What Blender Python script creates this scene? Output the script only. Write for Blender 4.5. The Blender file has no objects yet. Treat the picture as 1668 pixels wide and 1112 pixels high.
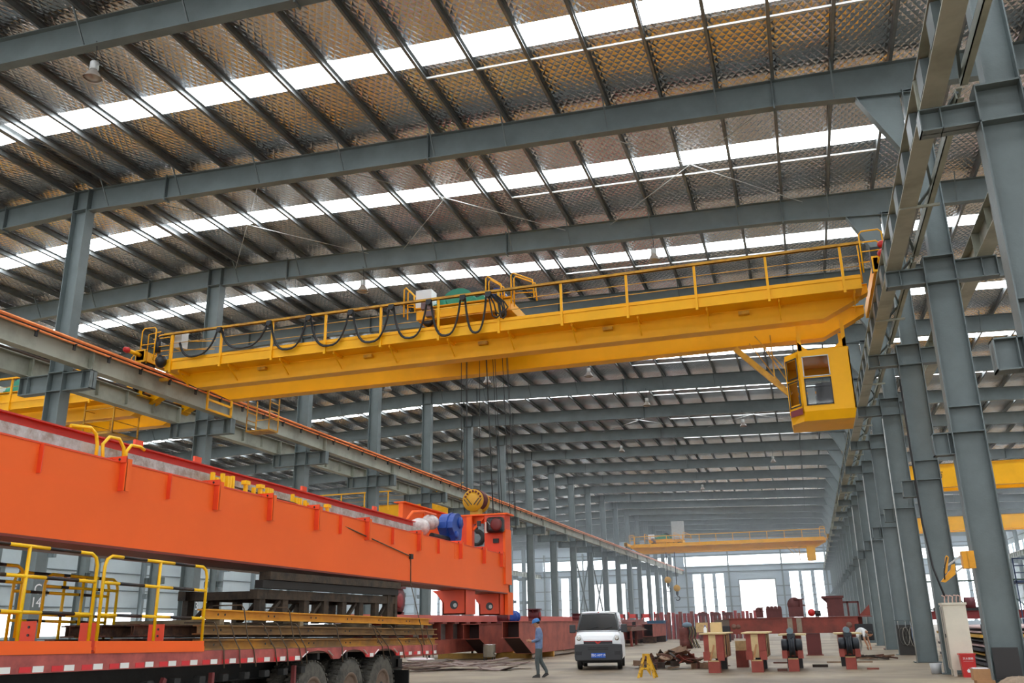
import bpy, bmesh, math, random
from mathutils import Vector, Matrix
random.seed(7)
C = bpy.context.scene.collection
PI = math.pi

# ------------------------------------------------------------------ camera
FPX = 1446.0
YAW, PITCH, ROLL = -.3081, .3088, -.0175
cam_d = bpy.data.cameras.new('camera'); cam = bpy.data.objects.new('camera', cam_d); C.objects.link(cam)
cam_d.sensor_width = 36.0; cam_d.lens = FPX / 1668 * 36.0; cam_d.clip_end = 600; cam_d.clip_start = .1
_f = Vector((math.sin(YAW)*math.cos(PITCH), math.cos(YAW)*math.cos(PITCH), math.sin(PITCH)))
_r = Vector((math.cos(YAW), -math.sin(YAW), 0)); _u = _r.cross(_f)
_R = _r*math.cos(ROLL) + _u*math.sin(ROLL); _U = -_r*math.sin(ROLL) + _u*math.cos(ROLL)
m = Matrix((_R, _U, -_f)).transposed().to_4x4(); m.translation = (0, 0, 1.535)
cam.matrix_world = m
bpy.context.scene.camera = cam

# ------------------------------------------------------------------ world, exposure
SKYLIGHT_POWER = 9.0
WINDOW_POWER = 3.0
WORLD_POWER = 1.45
world = bpy.data.worlds.new('sky'); bpy.context.scene.world = world; world.use_nodes = True
bg = world.node_tree.nodes['Background']; bg.inputs[0].default_value = (.92, .96, 1, 1); bg.inputs[1].default_value = WORLD_POWER
vs = bpy.context.scene.view_settings
vs.view_transform = 'Standard'; vs.look = 'None'; vs.gamma = 1; vs.use_curve_mapping = False
vs.exposure = 0.58
cy = bpy.context.scene.cycles
cy.use_denoising = True; cy.max_bounces = 6; cy.diffuse_bounces = 3; cy.glossy_bounces = 3; cy.transmission_bounces = 4; cy.transparent_max_bounces = 8
cy.sample_clamp_indirect = 6; cy.caustics_reflective = False; cy.caustics_refractive = False

# ------------------------------------------------------------------ materials
def lin(c):
    return tuple(((x/255)/12.92 if x/255 <= .04045 else ((x/255+.055)/1.055)**2.4) for x in c)
MATS = {}
def mat(name, rgb, rough=.5, metal=0, vary=0, scale=4, rgb2=None, bump=0, bscale=60, emit=0, spec=.5, coat=0, alpha=1, trans=0, detail=4, lo=.4, hi=.65, stretch=None):
    if name in MATS: return MATS[name]
    m = bpy.data.materials.new(name); m.use_nodes = True
    nt = m.node_tree; b = nt.nodes['Principled BSDF']
    c = lin(rgb) + (1,)
    b.inputs['Base Color'].default_value = c
    b.inputs['Roughness'].default_value = rough; b.inputs['Metallic'].default_value = metal
    b.inputs['Specular IOR Level'].default_value = spec
    if coat: b.inputs['Coat Weight'].default_value = coat; b.inputs['Coat Roughness'].default_value = .15
    if trans: b.inputs['Transmission Weight'].default_value = trans
    if alpha < 1: b.inputs['Alpha'].default_value = alpha
    if emit:
        b.inputs['Emission Color'].default_value = c; b.inputs['Emission Strength'].default_value = emit
    tc = None
    if rgb2 or vary or bump:
        tc = nt.nodes.new('ShaderNodeTexCoord'); mp = nt.nodes.new('ShaderNodeMapping')
        nt.links.new(tc.outputs['Object'], mp.inputs[0])
        if stretch: mp.inputs['Scale'].default_value = stretch
    if rgb2 or vary:
        n = nt.nodes.new('ShaderNodeTexNoise'); n.inputs['Scale'].default_value = scale; n.inputs['Detail'].default_value = detail; n.inputs['Roughness'].default_value = .65
        nt.links.new(mp.outputs[0], n.inputs['Vector'])
        r = nt.nodes.new('ShaderNodeValToRGB')
        r.color_ramp.elements[0].position = lo; r.color_ramp.elements[1].position = hi
        if rgb2: c2 = lin(rgb2) + (1,)
        else: c2 = tuple(max(0, min(1, x*(1-vary))) for x in c[:3]) + (1,)
        r.color_ramp.elements[0].color = c; r.color_ramp.elements[1].color = c2
        nt.links.new(n.outputs['Fac'], r.inputs[0]); nt.links.new(r.outputs[0], b.inputs['Base Color'])
    if bump:
        n2 = nt.nodes.new('ShaderNodeTexNoise'); n2.inputs['Scale'].default_value = bscale; n2.inputs['Detail'].default_value = 3
        nt.links.new(mp.outputs[0], n2.inputs['Vector'])
        bp = nt.nodes.new('ShaderNodeBump'); bp.inputs['Strength'].default_value = bump; bp.inputs['Distance'].default_value = .02
        nt.links.new(n2.outputs['Fac'], bp.inputs['Height']); nt.links.new(bp.outputs[0], b.inputs['Normal'])
    MATS[name] = m
    return m
STEEL = mat('grey_green_paint', (112, 123, 124), .5, 0, .18, .9, bump=.15, bscale=30)
STEEL_D = mat('grey_green_paint_shaft', (98, 108, 109), .5, 0, .2, 1.2)
RUNWAY = mat('runway_paint', (166, 168, 154), .55, 0, 0, .7, rgb2=(124, 126, 112), lo=.45, hi=.75)
PURLIN = mat('galvanised_purlin', (132, 136, 136), .38, .35, .25, 2)
RAIL = mat('rail_steel', (92, 78, 66), .4, .7, .3, 3)
COPPER = mat('copper_conductor', (250, 146, 84), .35, .3, .2, 1.5)
YEL = mat('crane_yellow', (252, 182, 4), .45, 0, .10, .8, spec=.35)
YEL_B = mat('safety_yellow', (252, 200, 12), .4, 0, .06, 3)
YEL_D = mat('worn_yellow', (214, 158, 36), .55, 0, 0, 2.2, rgb2=(150, 104, 40), lo=.45, hi=.7)
ORANGE = mat('orange_primer', (255, 108, 42), .5, 0, .05, .6, spec=.25)
ORANGE_D = mat('orange_red_primer_and_shade', (236, 78, 38), .45, 0, .1, 1.2)  # redder parts, and orange faces coloured darker as if turned from the light
BROWN = mat('red_brown_primer', (140, 62, 50), .6, 0, 0, 1.8, rgb2=(104, 50, 42), lo=.4, hi=.7)
BROWN_L = mat('light_red_primer', (168, 84, 68), .6, 0, 0, 1.4, rgb2=(128, 62, 52), lo=.4, hi=.7)
RUST = mat('rusty_steel', (98, 70, 52), .75, .2, 0, 6, rgb2=(58, 42, 36), bump=.4, bscale=30)
DARK = mat('dark_steel', (46, 46, 46), .6, .3, .3, 5)
BLACK = mat('black_rubber', (22, 22, 23), .55)
BLACKP = mat('black_paint', (20, 20, 24), .35)
RED = mat('red_paint', (196, 34, 32), .4, 0, .1, 4)
WHITE = mat('white_paint', (236, 238, 240), .3)
CHAR = mat('charcoal_plastic', (52, 53, 56), .55)
GREEN = mat('green_machine', (44, 142, 116), .45, 0, .1, 4)
BLUE = mat('blue_machine', (26, 72, 158), .4, 0, .12, 6)
BLUE2 = mat('blue_cabinet', (30, 92, 128), .5, 0, .1, 3)
CREAM = mat('cream_cabinet', (222, 214, 196), .5, 0, .06, 3)
GREYL = mat('light_grey_metal', (190, 192, 190), .4, .2, .1, 4)
WRAP = mat('plastic_wrap', (214, 204, 200), .25, 0, 0, 9, rgb2=(176, 164, 160), bump=.8, bscale=14, coat=.4)
CHROME = mat('bare_steel', (190, 188, 182), .25, .9, .1, 4)
GLASS = None
def glass():
    m = bpy.data.materials.new('window_glass'); m.use_nodes = True; nt = m.node_tree; nt.nodes.clear()
    o = nt.nodes.new('ShaderNodeOutputMaterial'); mx = nt.nodes.new('ShaderNodeMixShader'); t = nt.nodes.new('ShaderNodeBsdfTransparent'); g = nt.nodes.new('ShaderNodeBsdfGlossy')
    fr = nt.nodes.new('ShaderNodeFresnel'); fr.inputs[0].default_value = 1.6
    t.inputs[0].default_value = (.78, .84, .84, 1); g.inputs['Roughness'].default_value = .04
    nt.links.new(fr.outputs[0], mx.inputs[0]); nt.links.new(t.outputs[0], mx.inputs[1]); nt.links.new(g.outputs[0], mx.inputs[2]); nt.links.new(mx.outputs[0], o.inputs[0])
    return m
GLASS = glass()
DGLASS = mat('dark_glass', (26, 32, 36), .08, 0, spec=.9, coat=.6)
def emitter(name, rgb, s):
    m = bpy.data.materials.new(name); m.use_nodes = True; nt = m.node_tree; b = nt.nodes['Principled BSDF']
    b.inputs['Base Color'].default_value = (.8, .8, .8, 1); b.inputs['Roughness'].default_value = .5
    b.inputs['Emission Color'].default_value = lin(rgb) + (1,); b.inputs['Emission Strength'].default_value = s
    return m
SKY = emitter('translucent_roof_panel', (244, 250, 255), SKYLIGHT_POWER)
WIN = emitter('daylit_frosted_pane', (240, 248, 255), WINDOW_POWER)
def foil():
    m = bpy.data.materials.new('foil_roof_liner'); m.use_nodes = True; nt = m.node_tree; b = nt.nodes['Principled BSDF']; L = nt.links.new; N = nt.nodes.new
    tc = N('ShaderNodeTexCoord'); sp = N('ShaderNodeSeparateXYZ'); L(tc.outputs['Object'], sp.inputs[0])
    n = N('ShaderNodeTexNoise'); n.inputs['Scale'].default_value = .35; n.inputs['Detail'].default_value = 3; L(tc.outputs['Object'], n.inputs['Vector'])
    r = N('ShaderNodeValToRGB'); r.color_ramp.elements[0].position = .35; r.color_ramp.elements[1].position = .68
    r.color_ramp.elements[0].color = lin((224, 227, 232)) + (1,); r.color_ramp.elements[1].color = lin((218, 210, 202)) + (1,)
    L(n.outputs['Fac'], r.inputs[0]); L(r.outputs[0], b.inputs['Base Color'])
    b.inputs['Metallic'].default_value = .95; b.inputs['Roughness'].default_value = .2
    # quilted diamonds + seams every 1.25 m + sag
    def wave(ax, ay, sc):
        mm = N('ShaderNodeMath'); mm.operation = 'MULTIPLY_ADD'; mm.inputs[1].default_value = ax
        m2 = N('ShaderNodeMath'); m2.operation = 'MULTIPLY'; m2.inputs[1].default_value = ay
        L(sp.outputs[1], m2.inputs[0]); L(sp.outputs[0], mm.inputs[0]); L(m2.outputs[0], mm.inputs[2])
        s = N('ShaderNodeMath'); s.operation = 'SINE'; k = N('ShaderNodeMath'); k.operation = 'MULTIPLY'; k.inputs[1].default_value = sc
        L(mm.outputs[0], k.inputs[0]); L(k.outputs[0], s.inputs[0]); a = N('ShaderNodeMath'); a.operation = 'ABSOLUTE'; L(s.outputs[0], a.inputs[0]); return a
    w1 = wave(1, .6, 16); w2 = wave(1, -.6, 16)
    ad = N('ShaderNodeMath'); ad.operation = 'MINIMUM'; L(w1.outputs[0], ad.inputs[0]); L(w2.outputs[0], ad.inputs[1])
    n2 = N('ShaderNodeTexNoise'); n2.inputs['Scale'].default_value = 3.2; n2.inputs['Detail'].default_value = 5; L(tc.outputs['Object'], n2.inputs['Vector'])
    mx = N('ShaderNodeMath'); mx.operation = 'MULTIPLY_ADD'; mx.inputs[1].default_value = .45; L(ad.outputs[0], mx.inputs[0]); L(n2.outputs['Fac'], mx.inputs[2])
    sm = wave(0, 1, PI/1.25); pw = N('ShaderNodeMath'); pw.operation = 'LESS_THAN'; pw.inputs[1].default_value = .05; L(sm.outputs[0], pw.inputs[0])
    m3 = N('ShaderNodeMath'); m3.operation = 'MULTIPLY_ADD'; m3.inputs[1].default_value = -.5; L(pw.outputs[0], m3.inputs[0]); L(mx.outputs[0], m3.inputs[2])
    bp = N('ShaderNodeBump'); bp.inputs['Strength'].default_value = .85; bp.inputs['Distance'].default_value = .035
    L(m3.outputs[0], bp.inputs['Height']); L(bp.outputs[0], b.inputs['Normal'])
    return m
FOIL = foil()
def concrete():
    m = bpy.data.materials.new('dusty_concrete'); m.use_nodes = True; nt = m.node_tree; b = nt.nodes['Principled BSDF']; L = nt.links.new; N = nt.nodes.new
    tc = N('ShaderNodeTexCoord')
    n = N('ShaderNodeTexNoise'); n.inputs['Scale'].default_value = .22; n.inputs['Detail'].default_value = 8; n.inputs['Roughness'].default_value = .62; L(tc.outputs['Object'], n.inputs['Vector'])
    r = N('ShaderNodeValToRGB'); r.color_ramp.elements[0].position = .36; r.color_ramp.elements[1].position = .64
    r.color_ramp.elements[0].color = lin((112, 96, 78)) + (1,); r.color_ramp.elements[1].color = lin((178, 160, 132)) + (1,)
    e = r.color_ramp.elements.new(.5); e.color = lin((150, 133, 110)) + (1,)
    mp = N('ShaderNodeMapping'); mp.inputs['Scale'].default_value = (.12, 1.2, 1); L(tc.outputs['Object'], mp.inputs[0])
    n2 = N('ShaderNodeTexNoise'); n2.inputs['Scale'].default_value = 2.2; n2.inputs['Detail'].default_value = 6; L(mp.outputs[0], n2.inputs['Vector'])
    mx = N('ShaderNodeMix'); mx.data_type = 'RGBA'; mx.blend_type = 'MULTIPLY'; mx.inputs[0].default_value = .45
    L(n.outputs['Fac'], r.inputs[0]); L(r.outputs[0], mx.inputs[6]); L(n2.outputs['Fac'], mx.inputs[7]); L(mx.outputs[2], b.inputs['Base Color'])
    b.inputs['Roughness'].default_value = .55
    bp = N('ShaderNodeBump'); bp.inputs['Strength'].default_value = .25; bp.inputs['Distance'].default_value = .02; n3 = N('ShaderNodeTexNoise'); n3.inputs['Scale'].default_value = 9; n3.inputs['Detail'].default_value = 6
    L(tc.outputs['Object'], n3.inputs['Vector']); L(n3.outputs['Fac'], bp.inputs['Height']); L(bp.outputs[0], b.inputs['Normal'])
    return m
CONC = concrete()
CLAD = mat('wall_cladding', (176, 190, 200), .55, 0, .08, .5)
CLAD_W = mat('white_wall_cladding', (196, 208, 212), .55, 0, .08, .5)

# ------------------------------------------------------------------ mesh helpers
class MB:
    def __init__(s): s.v = []; s.f = []; s.m = []; s.sm = []; s.mi = 0
    def add(s, vs_, fs, smooth=False):
        o = len(s.v); s.v += [tuple(v) for v in vs_]
        for f in fs: s.f.append([i+o for i in f]); s.m.append(s.mi); s.sm.append(smooth)
        return s
    def box(s, x0, x1, y0, y1, z0, z1):
        if x0 > x1: x0, x1 = x1, x0
        if y0 > y1: y0, y1 = y1, y0
        if z0 > z1: z0, z1 = z1, z0
        return s.add([(x0,y0,z0),(x1,y0,z0),(x1,y1,z0),(x0,y1,z0),(x0,y0,z1),(x1,y0,z1),(x1,y1,z1),(x0,y1,z1)],
                     [(0,3,2,1),(4,5,6,7),(0,1,5,4),(1,2,6,5),(2,3,7,6),(3,0,4,7)])
    def quad(s, a, b, c, d): return s.add([a, b, c, d], [(0,1,2,3)])
    def bar(s, p, q, w, h, up=(0,0,1)):          # rectangular bar between two points
        p = Vector(p); q = Vector(q); d = (q-p).normalized(); u = Vector(up)
        if abs(d.dot(u)) > .98: u = Vector((1,0,0)) if abs(d.x) < .9 else Vector((0,1,0))
        sd = d.cross(u).normalized(); u = sd.cross(d).normalized()
        pts = []
        for c in (p, q):
            for a, b in ((-1,-1),(1,-1),(1,1),(-1,1)): pts.append(c + sd*(a*w/2) + u*(b*h/2))
        return s.add(pts, [(0,3,2,1),(4,5,6,7),(0,1,5,4),(1,2,6,5),(2,3,7,6),(3,0,4,7)])
    def prism(s, poly, axis, a0, a1):           # poly in the two remaining axes (order x,y,z without axis)
        def P(u, v, w): return {'x': (w,u,v), 'y': (u,w,v), 'z': (u,v,w)}[axis]
        n = len(poly); pts = [P(u,v,a0) for u,v in poly] + [P(u,v,a1) for u,v in poly]
        fs = [list(range(n))[::-1], list(range(n,2*n))] + [(i,(i+1)%n,(i+1)%n+n,i+n) for i in range(n)]
        return s.add(pts, fs)
    def tube(s, pts, r, n=6, caps=True, smooth=True):
        pts = [Vector(p) for p in pts]; rs = r if isinstance(r, (list, tuple)) else [r]*len(pts)
        ring = []; prev = None
        for i, p in enumerate(pts):
            d = (pts[min(i+1, len(pts)-1)] - pts[max(i-1, 0)])
            d = d.normalized() if d.length > 1e-9 else Vector((0,0,1))
            if prev is None:
                a = Vector((0,0,1)) if abs(d.z) < .9 else Vector((1,0,0)); x = d.cross(a).normalized()
            else:
                x = (prev - d*prev.dot(d)); x = x.normalized() if x.length > 1e-6 else d.orthogonal().normalized()
            prev = x; y = d.cross(x)
            ring.append([p + (x*math.cos(2*PI*k/n) + y*math.sin(2*PI*k/n))*rs[i] for k in range(n)])
        vv = [v for rr in ring for v in rr]; fs = []
        for i in range(len(pts)-1):
            for k in range(n): fs.append((i*n+k, i*n+(k+1)%n, (i+1)*n+(k+1)%n, (i+1)*n+k))
        s.add(vv, fs, smooth)
        if caps:
            o = len(s.v)-len(vv)
            s.f.append([o+k for k in range(n)][::-1]); s.m.append(s.mi); s.sm.append(False)
            s.f.append([o+(len(pts)-1)*n+k for k in range(n)]); s.m.append(s.mi); s.sm.append(False)
        return s
    def cyl(s, p, q, r, n=16, r2=None, smooth=True): return s.tube([p, q], [r, r if r2 is None else r2], n, True, smooth)
    def lathe(s, prof, c, axis='z', n=20, smooth=True, caps=True):   # prof: (radius, height) list
        vv = []
        for r, h in prof:
            for k in range(n):
                a = 2*PI*k/n; u, v = r*math.cos(a), r*math.sin(a)
                vv.append({'z': (c[0]+u, c[1]+v, c[2]+h), 'x': (c[0]+h, c[1]+u, c[2]+v), 'y': (c[0]+v, c[1]+h, c[2]+u)}[axis])
        fs = [(i*n+k, i*n+(k+1)%n, (i+1)*n+(k+1)%n, (i+1)*n+k) for i in range(len(prof)-1) for k in range(n)]
        s.add(vv, fs, smooth)
        o = len(s.v)-len(vv)
        for i, rev in ((0, True), (len(prof)-1, False)):
            if caps and prof[i][0] > 1e-4:
                r_ = [o+i*n+k for k in range(n)]; s.f.append(r_[::-1] if rev else r_); s.m.append(s.mi); s.sm.append(False)
        return s
    def ibeam_y(s, x, z0, z1, y0, y1, fw=.25, ft=.02, wt=.014):   # I section running along Y
        s.box(x-fw/2, x+fw/2, y0, y1, z0, z0+ft); s.box(x-fw/2, x+fw/2, y0, y1, z1-ft, z1); return s.box(x-wt/2, x+wt/2, y0, y1, z0+ft, z1-ft)
    def ibeam_x(s, y, z0, z1, x0, x1, fw=.25, ft=.02, wt=.014):
        s.box(x0, x1, y-fw/2, y+fw/2, z0, z0+ft); s.box(x0, x1, y-fw/2, y+fw/2, z1-ft, z1); return s.box(x0, x1, y-wt/2, y+wt/2, z0+ft, z1-ft)
    def sphere(s, c, r, n=10, sx=1, sy=1, sz=1):
        prof = [(r*math.sin(PI*i/n), -r*math.cos(PI*i/n)) for i in range(n+1)]
        o = len(s.v); s.lathe([(max(a, 1e-5), b) for a, b in prof], (0,0,0), 'z', n*2)
        for i in range(o, len(s.v)):
            v = s.v[i]; s.v[i] = (c[0]+v[0]*sx, c[1]+v[1]*sy, c[2]+v[2]*sz)
        return s
    def xf(s, M, start=0):
        for i in range(start, len(s.v)): s.v[i] = tuple(M @ Vector(s.v[i]))
        return s
    def build(s, name, mats, parent=None, sub=None):
        me = bpy.data.meshes.new(name)
        off = Vector((0,0,0))
        if parent is not None:
            q = parent
            while q is not None: off += Vector(q.get('_o', (0,0,0))); q = None
        me.from_pydata([(v[0]-off.x, v[1]-off.y, v[2]-off.z) for v in s.v], [], s.f)
        if not isinstance(mats, (list, tuple)): mats = [mats]
        for k in mats: me.materials.append(k)
        me.polygons.foreach_set('material_index', s.m); me.polygons.foreach_set('use_smooth', s.sm)
        me.update()
        o = bpy.data.objects.new(name, me); C.objects.link(o)
        if parent is not None:
            o.parent = parent; o['_o'] = tuple(off)
        return o
def thing(name, label, cat, loc=(0,0,0), group=None):
    o = bpy.data.objects.new(name, None); C.objects.link(o); o.empty_display_size = .2
    o.location = loc; o['label'] = label; o['category'] = cat; o['_o'] = tuple(loc)
    if group: o['group'] = group
    return o
def tag(o, label, cat, group=None, kind=None):
    if label: o['label'] = label
    if cat: o['category'] = cat
    if group: o['group'] = group
    if kind: o['kind'] = kind
    return o
def struct(o): o['kind'] = 'structure'; return o
def dup(root, loc, label, group=None, rotz=None, parts=True):
    r = root.copy(); C.objects.link(r); r.location = loc; r['label'] = label
    if rotz is not None: r.rotation_euler = (0, 0, rotz)
    if group: r['group'] = group
    if parts:
        for ch in list(root.children):
            c = ch.copy(); C.objects.link(c); c.parent = r
            for g in list(ch.children):
                d = g.copy(); C.objects.link(d); d.parent = c
    return r
ORD = ['first', 'second', 'third', 'fourth', 'fifth', 'sixth', 'seventh', 'eighth', 'ninth', 'tenth', 'eleventh', 'twelfth', 'thirteenth', 'fourteenth', 'fifteenth', 'sixteenth', 'seventeenth', 'eighteenth', 'nineteenth', 'twentieth', 'twenty-first', 'twenty-second', 'twenty-third', 'twenty-fourth', 'twenty-fifth', 'twenty-sixth', 'twenty-seventh']
def text_mesh(s, size, name, material, parent, M, depth=.004):   # flat lettering as a thin mesh; M places it
    cu = bpy.data.curves.new(name, 'FONT'); cu.body = s; cu.size = size; cu.extrude = depth; cu.align_x = 'CENTER'; cu.align_y = 'CENTER'; cu.resolution_u = 3
    to = bpy.data.objects.new(name+'_t', cu); C.objects.link(to)
    dg = bpy.context.evaluated_depsgraph_get(); me = bpy.data.meshes.new_from_object(to.evaluated_get(dg))
    bpy.data.objects.remove(to)
    me.transform(M)
    off = Vector(parent.get('_o', (0,0,0))) if parent is not None else Vector((0,0,0))
    me.transform(Matrix.Translation(-off))
    me.materials.clear(); me.materials.append(material)
    o = bpy.data.objects.new(name, me); C.objects.link(o)
    if parent is not None: o.parent = parent; o['_o'] = tuple(off)
    return o
def facing(px, nrm, up=(0,0,1)):   # matrix putting a text at px, facing direction nrm
    n = Vector(nrm).normalized(); u = Vector(up); x = u.cross(n).normalized(); u = n.cross(x)
    M = Matrix((x, u, n)).transposed().to_4x4(); M.translation = px; return M

# ------------------------------------------------------------------ hall grid
BAY = 7.5
def YC(k): return 21.91 + BAY*k
XL, XR = -22.05, 3.41            # hall faces of the two column rows
XLL, XRR = -74.8, 29.85          # outer rows
YEND = 164.4; YNEAR = -16.0
def ztop(x):                     # top of rafters
    if x < XL: return 16.08 + (x-XL)*.034
    if x < 4.1: return 16.08 - (x-XL)*.0326
    return ztop(4.0) - (x-4.1)*.04
def zsheet(x): return ztop(x) + .24

# floor
mb = MB(); mb.quad((-75, -30, 0), (60, -30, 0), (60, 230, 0), (-75, 230, 0))
struct(mb.build('floor', CONC))

# ceiling: foil lined sheets with translucent strips in the middle of each bay
SKW = .46
edges = [YNEAR]
bays = []
for k in range(-5, 20):
    yc = YC(k) - BAY/2 + .2
    bays.append(yc)
mb = MB()
segs_x = [(-75.4, -48.45), (-48.45, XL), (XL, 4.1), (4.1, 30.4)]
ys = [YNEAR]
for yc in bays: ys += [yc-SKW, yc+SKW]
ys.append(YEND)
for x0, x1 in segs_x:
    for i in range(0, len(ys), 2):
        mb.quad((x0, ys[i], zsheet(x0+1e-4)), (x1, ys[i], zsheet(x1-1e-4)), (x1, ys[i+1], zsheet(x1-1e-4)), (x0, ys[i+1], zsheet(x0+1e-4)))
ceil = struct(mb.build('ceiling', FOIL))
for yc in bays:
    for x0, x1 in segs_x:
        m2 = MB(); m2.box(x0+.25, x1-.25, yc-SKW, yc+SKW, 0, .02)
        for i, v in enumerate(m2.v): m2.v[i] = (v[0], v[1], v[2] + zsheet(v[0]) + .005)
        m2.build('skylight_panel', SKY, ceil)
def purlin(x, name='purlin', h=.22, w=.08, mt=PURLIN):
    z = ztop(x)
    m2 = MB(); m2.box(x-.006, x+.006, YNEAR, YEND-.2, z, z+h); m2.box(x, x+w, YNEAR, YEND-.2, z, z+.012); m2.box(x, x+w, YNEAR, YEND-.2, z+h-.012, z+h)
    m2.box(x+w-.01, x+w, YNEAR, YEND-.2, z, z+.03)
    m2.build(name, mt, ceil)
PX = [3.2 - 1.5*i for i in range(0, 17)]
PX = [3.42, 1.99, .5, -.98, -2.5, -4.0, -5.5, -7.0, -8.45, -9.25, -10.8, -12.3, -13.8, -15.3, -16.8, -18.3, -19.8, -21.2]
for x in PX: purlin(x)
for i in range(34): purlin(XL - 1.0 - 1.5*i)
for i in range(16): purlin(5.0 + 1.5*i)
purlin(-21.95, 'ridge_purlin', .32, .16)
# struts between purlins beside the skylights in the right half of the hall
for bi, yc in enumerate(bays):
    m2 = MB()
    for a, b in zip(PX[:9], PX[1:9]):
        z = min(ztop(a), ztop(b)) + .05
        m2.bar((a, yc+SKW+.32, ztop(a)+.06), (b, yc+SKW+.32, ztop(b)+.06), .06, .05)
    m2.build('purlin_strut', GREYL, ceil)

# ------------------------------------------------------------------ rafters
def rafter(k, spans, where):
    yc = YC(k)
    x0, x1 = spans
    t = thing('roof_rafter', 'grey steel roof rafter %s' % where, 'rafter', ((x0+x1)/2, yc, ztop((x0+x1)/2)))
    web = MB(); fl = MB()
    n = 8; xs = [x0 + (x1-x0)*i/n for i in range(n+1)]
    def zb(x):
        d = .80
        if spans[1] < 5 and spans[0] > -23:
            if x > .5: d = .80 + (x-.5)*.05
        return ztop(x) - d
    for a, b in zip(xs, xs[1:]):
        za, zbb = ztop(a+1e-3), ztop(b-1e-3); la, lb = zb(a), zb(b)
        web.add([(a,yc-.008,la),(b,yc-.008,lb),(b,yc-.008,zbb),(a,yc-.008,za),(a,yc+.008,la),(b,yc+.008,lb),(b,yc+.008,zbb),(a,yc+.008,za)], [(0,1,2,3),(7,6,5,4)])
        for z1, z2, s_ in ((za, zbb, -1), (la, lb, 1)):
            fl.add([(a,yc-.13,z1),(b,yc-.13,z2),(b,yc+.13,z2),(a,yc+.13,z1),(a,yc-.13,z1+.02*s_),(b,yc-.13,z2+.02*s_),(b,yc+.13,z2+.02*s_),(a,yc+.13,z1+.02*s_)],
                   [(0,1,2,3),(7,6,5,4),(0,4,5,1),(2,6,7,3)])
    web.build('web', STEEL, t); fl.build('flanges', STEEL, t)
    if k < 14:
        sp = [x0 + (x1-x0)*f for f in (.13, .49, .87)]
        for x in sp:
            m2 = MB(); m2.box(x-.02, x+.02, yc-.14, yc+.14, zb(x)-.07, ztop(x)+.06); m2.build('splice_plate', STEEL_D, t)
    if k < 5:
        px = [p for p in PX[1::2] if x0+.8 < p < x1-.8] if x1 < 5 and x0 > -23 else [x0 + 2 + 3*i for i in range(7)]
        for p in px:
            m2 = MB(); m2.bar((p, yc-.13, zb(p)+.03), (p-.02, yc-.62, ztop(p)+.06), .035, .035); m2.build('flange_brace', STEEL_D, t)
    return t
for k in range(-3, 19):
    rafter(k, (XL-.3, 3.9), 'above the main hall, %s from the camera' % ORD[k+3])
for k in range(-1, 19):
    rafter(k, (-48.45, XL-.3), 'above the left hall, %s from the camera' % ORD[k+1])
    rafter(k, (XLL+.3, -48.45), 'above the farthest left hall, %s from the camera' % ORD[k+1])
    rafter(k, (3.9, XRR), 'above the right hall, %s from the camera' % ORD[k+1])

# ------------------------------------------------------------------ columns
def hcol(mb, xa, xb, yc, z0, z1, fw=.4, ft=.022, wt=.016):
    mb.box(xa, xa+ft, yc-fw/2, yc+fw/2, z0, z1); mb.box(xb-ft, xb, yc-fw/2, yc+fw/2, z0, z1); mb.box(xa+ft, xb-ft, yc-wt/2, yc+wt/2, z0, z1)
def bracket(mb, xa, xb, yc, z0, z1, fw=.3, tip=None):
    mb.box(xa, xb, yc-fw/2, yc+fw/2, z0, z0+.022); mb.box(xa, xb, yc-fw/2, yc+fw/2, z1-.022, z1); mb.box(xa, xb, yc-.01, yc+.01, z0, z1)
    xt = xa if tip == 'lo' else xb
    s_ = 1 if tip == 'lo' else -1
    mb.box(xt, xt+s_*.018, yc-fw/2, yc+fw/2, z0, z1); mb.box(xt+s_*.32, xt+s_*.335, yc-fw/2, yc+fw/2, z0, z1)
def left_column(k):
    yc = YC(k); w = 'in the left row of the main hall, %s from the camera' % ORD[k]
    t = thing('steel_column', 'tall grey steel column %s' % w, 'column', (-22.35, yc, 0))
    m1 = MB(); hcol(m1, -22.65, -22.05, yc, 0, 8.9); m1.build('lower_shaft', STEEL, t)
    m1 = MB(); hcol(m1, -22.65, -22.05, yc, 9.55, 15.3, .38); m1.build('upper_shaft', STEEL, t)
    m1 = MB(); hcol(m1, -22.65, -22.05, yc, 8.9, 9.55); m1.box(-22.65, -22.05, yc-.2, yc+.2, 8.9, 8.925); m1.box(-22.65, -22.05, yc-.2, yc+.2, 9.52, 9.55); m1.build('joint_stiffener', STEEL, t)
    m1 = MB(); bracket(m1, -22.05, -21.0, yc, 8.9, 9.5); m1.build('crane_bracket', STEEL, t)
    m1 = MB(); bracket(m1, -23.85, -22.65, yc, 8.9, 9.5, tip='lo'); m1.build('crane_bracket', STEEL, t)
    m1 = MB(); m1.box(-22.75, -21.95, yc-.28, yc+.28, 0, .03); m1.build('base_plate', STEEL_D, t)
    m1 = MB(); m1.box(-22.66, -22.04, yc-.2, yc+.2, 15.28, 15.31)
    for x in (-22.65, -22.05): m1.box(x-.01, x+.01, yc-.2, yc+.2, 15.3, 16.04)
    m1.build('cap_plate', STEEL_D, t)
    return t
for k in range(0, 19): left_column(k)
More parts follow.
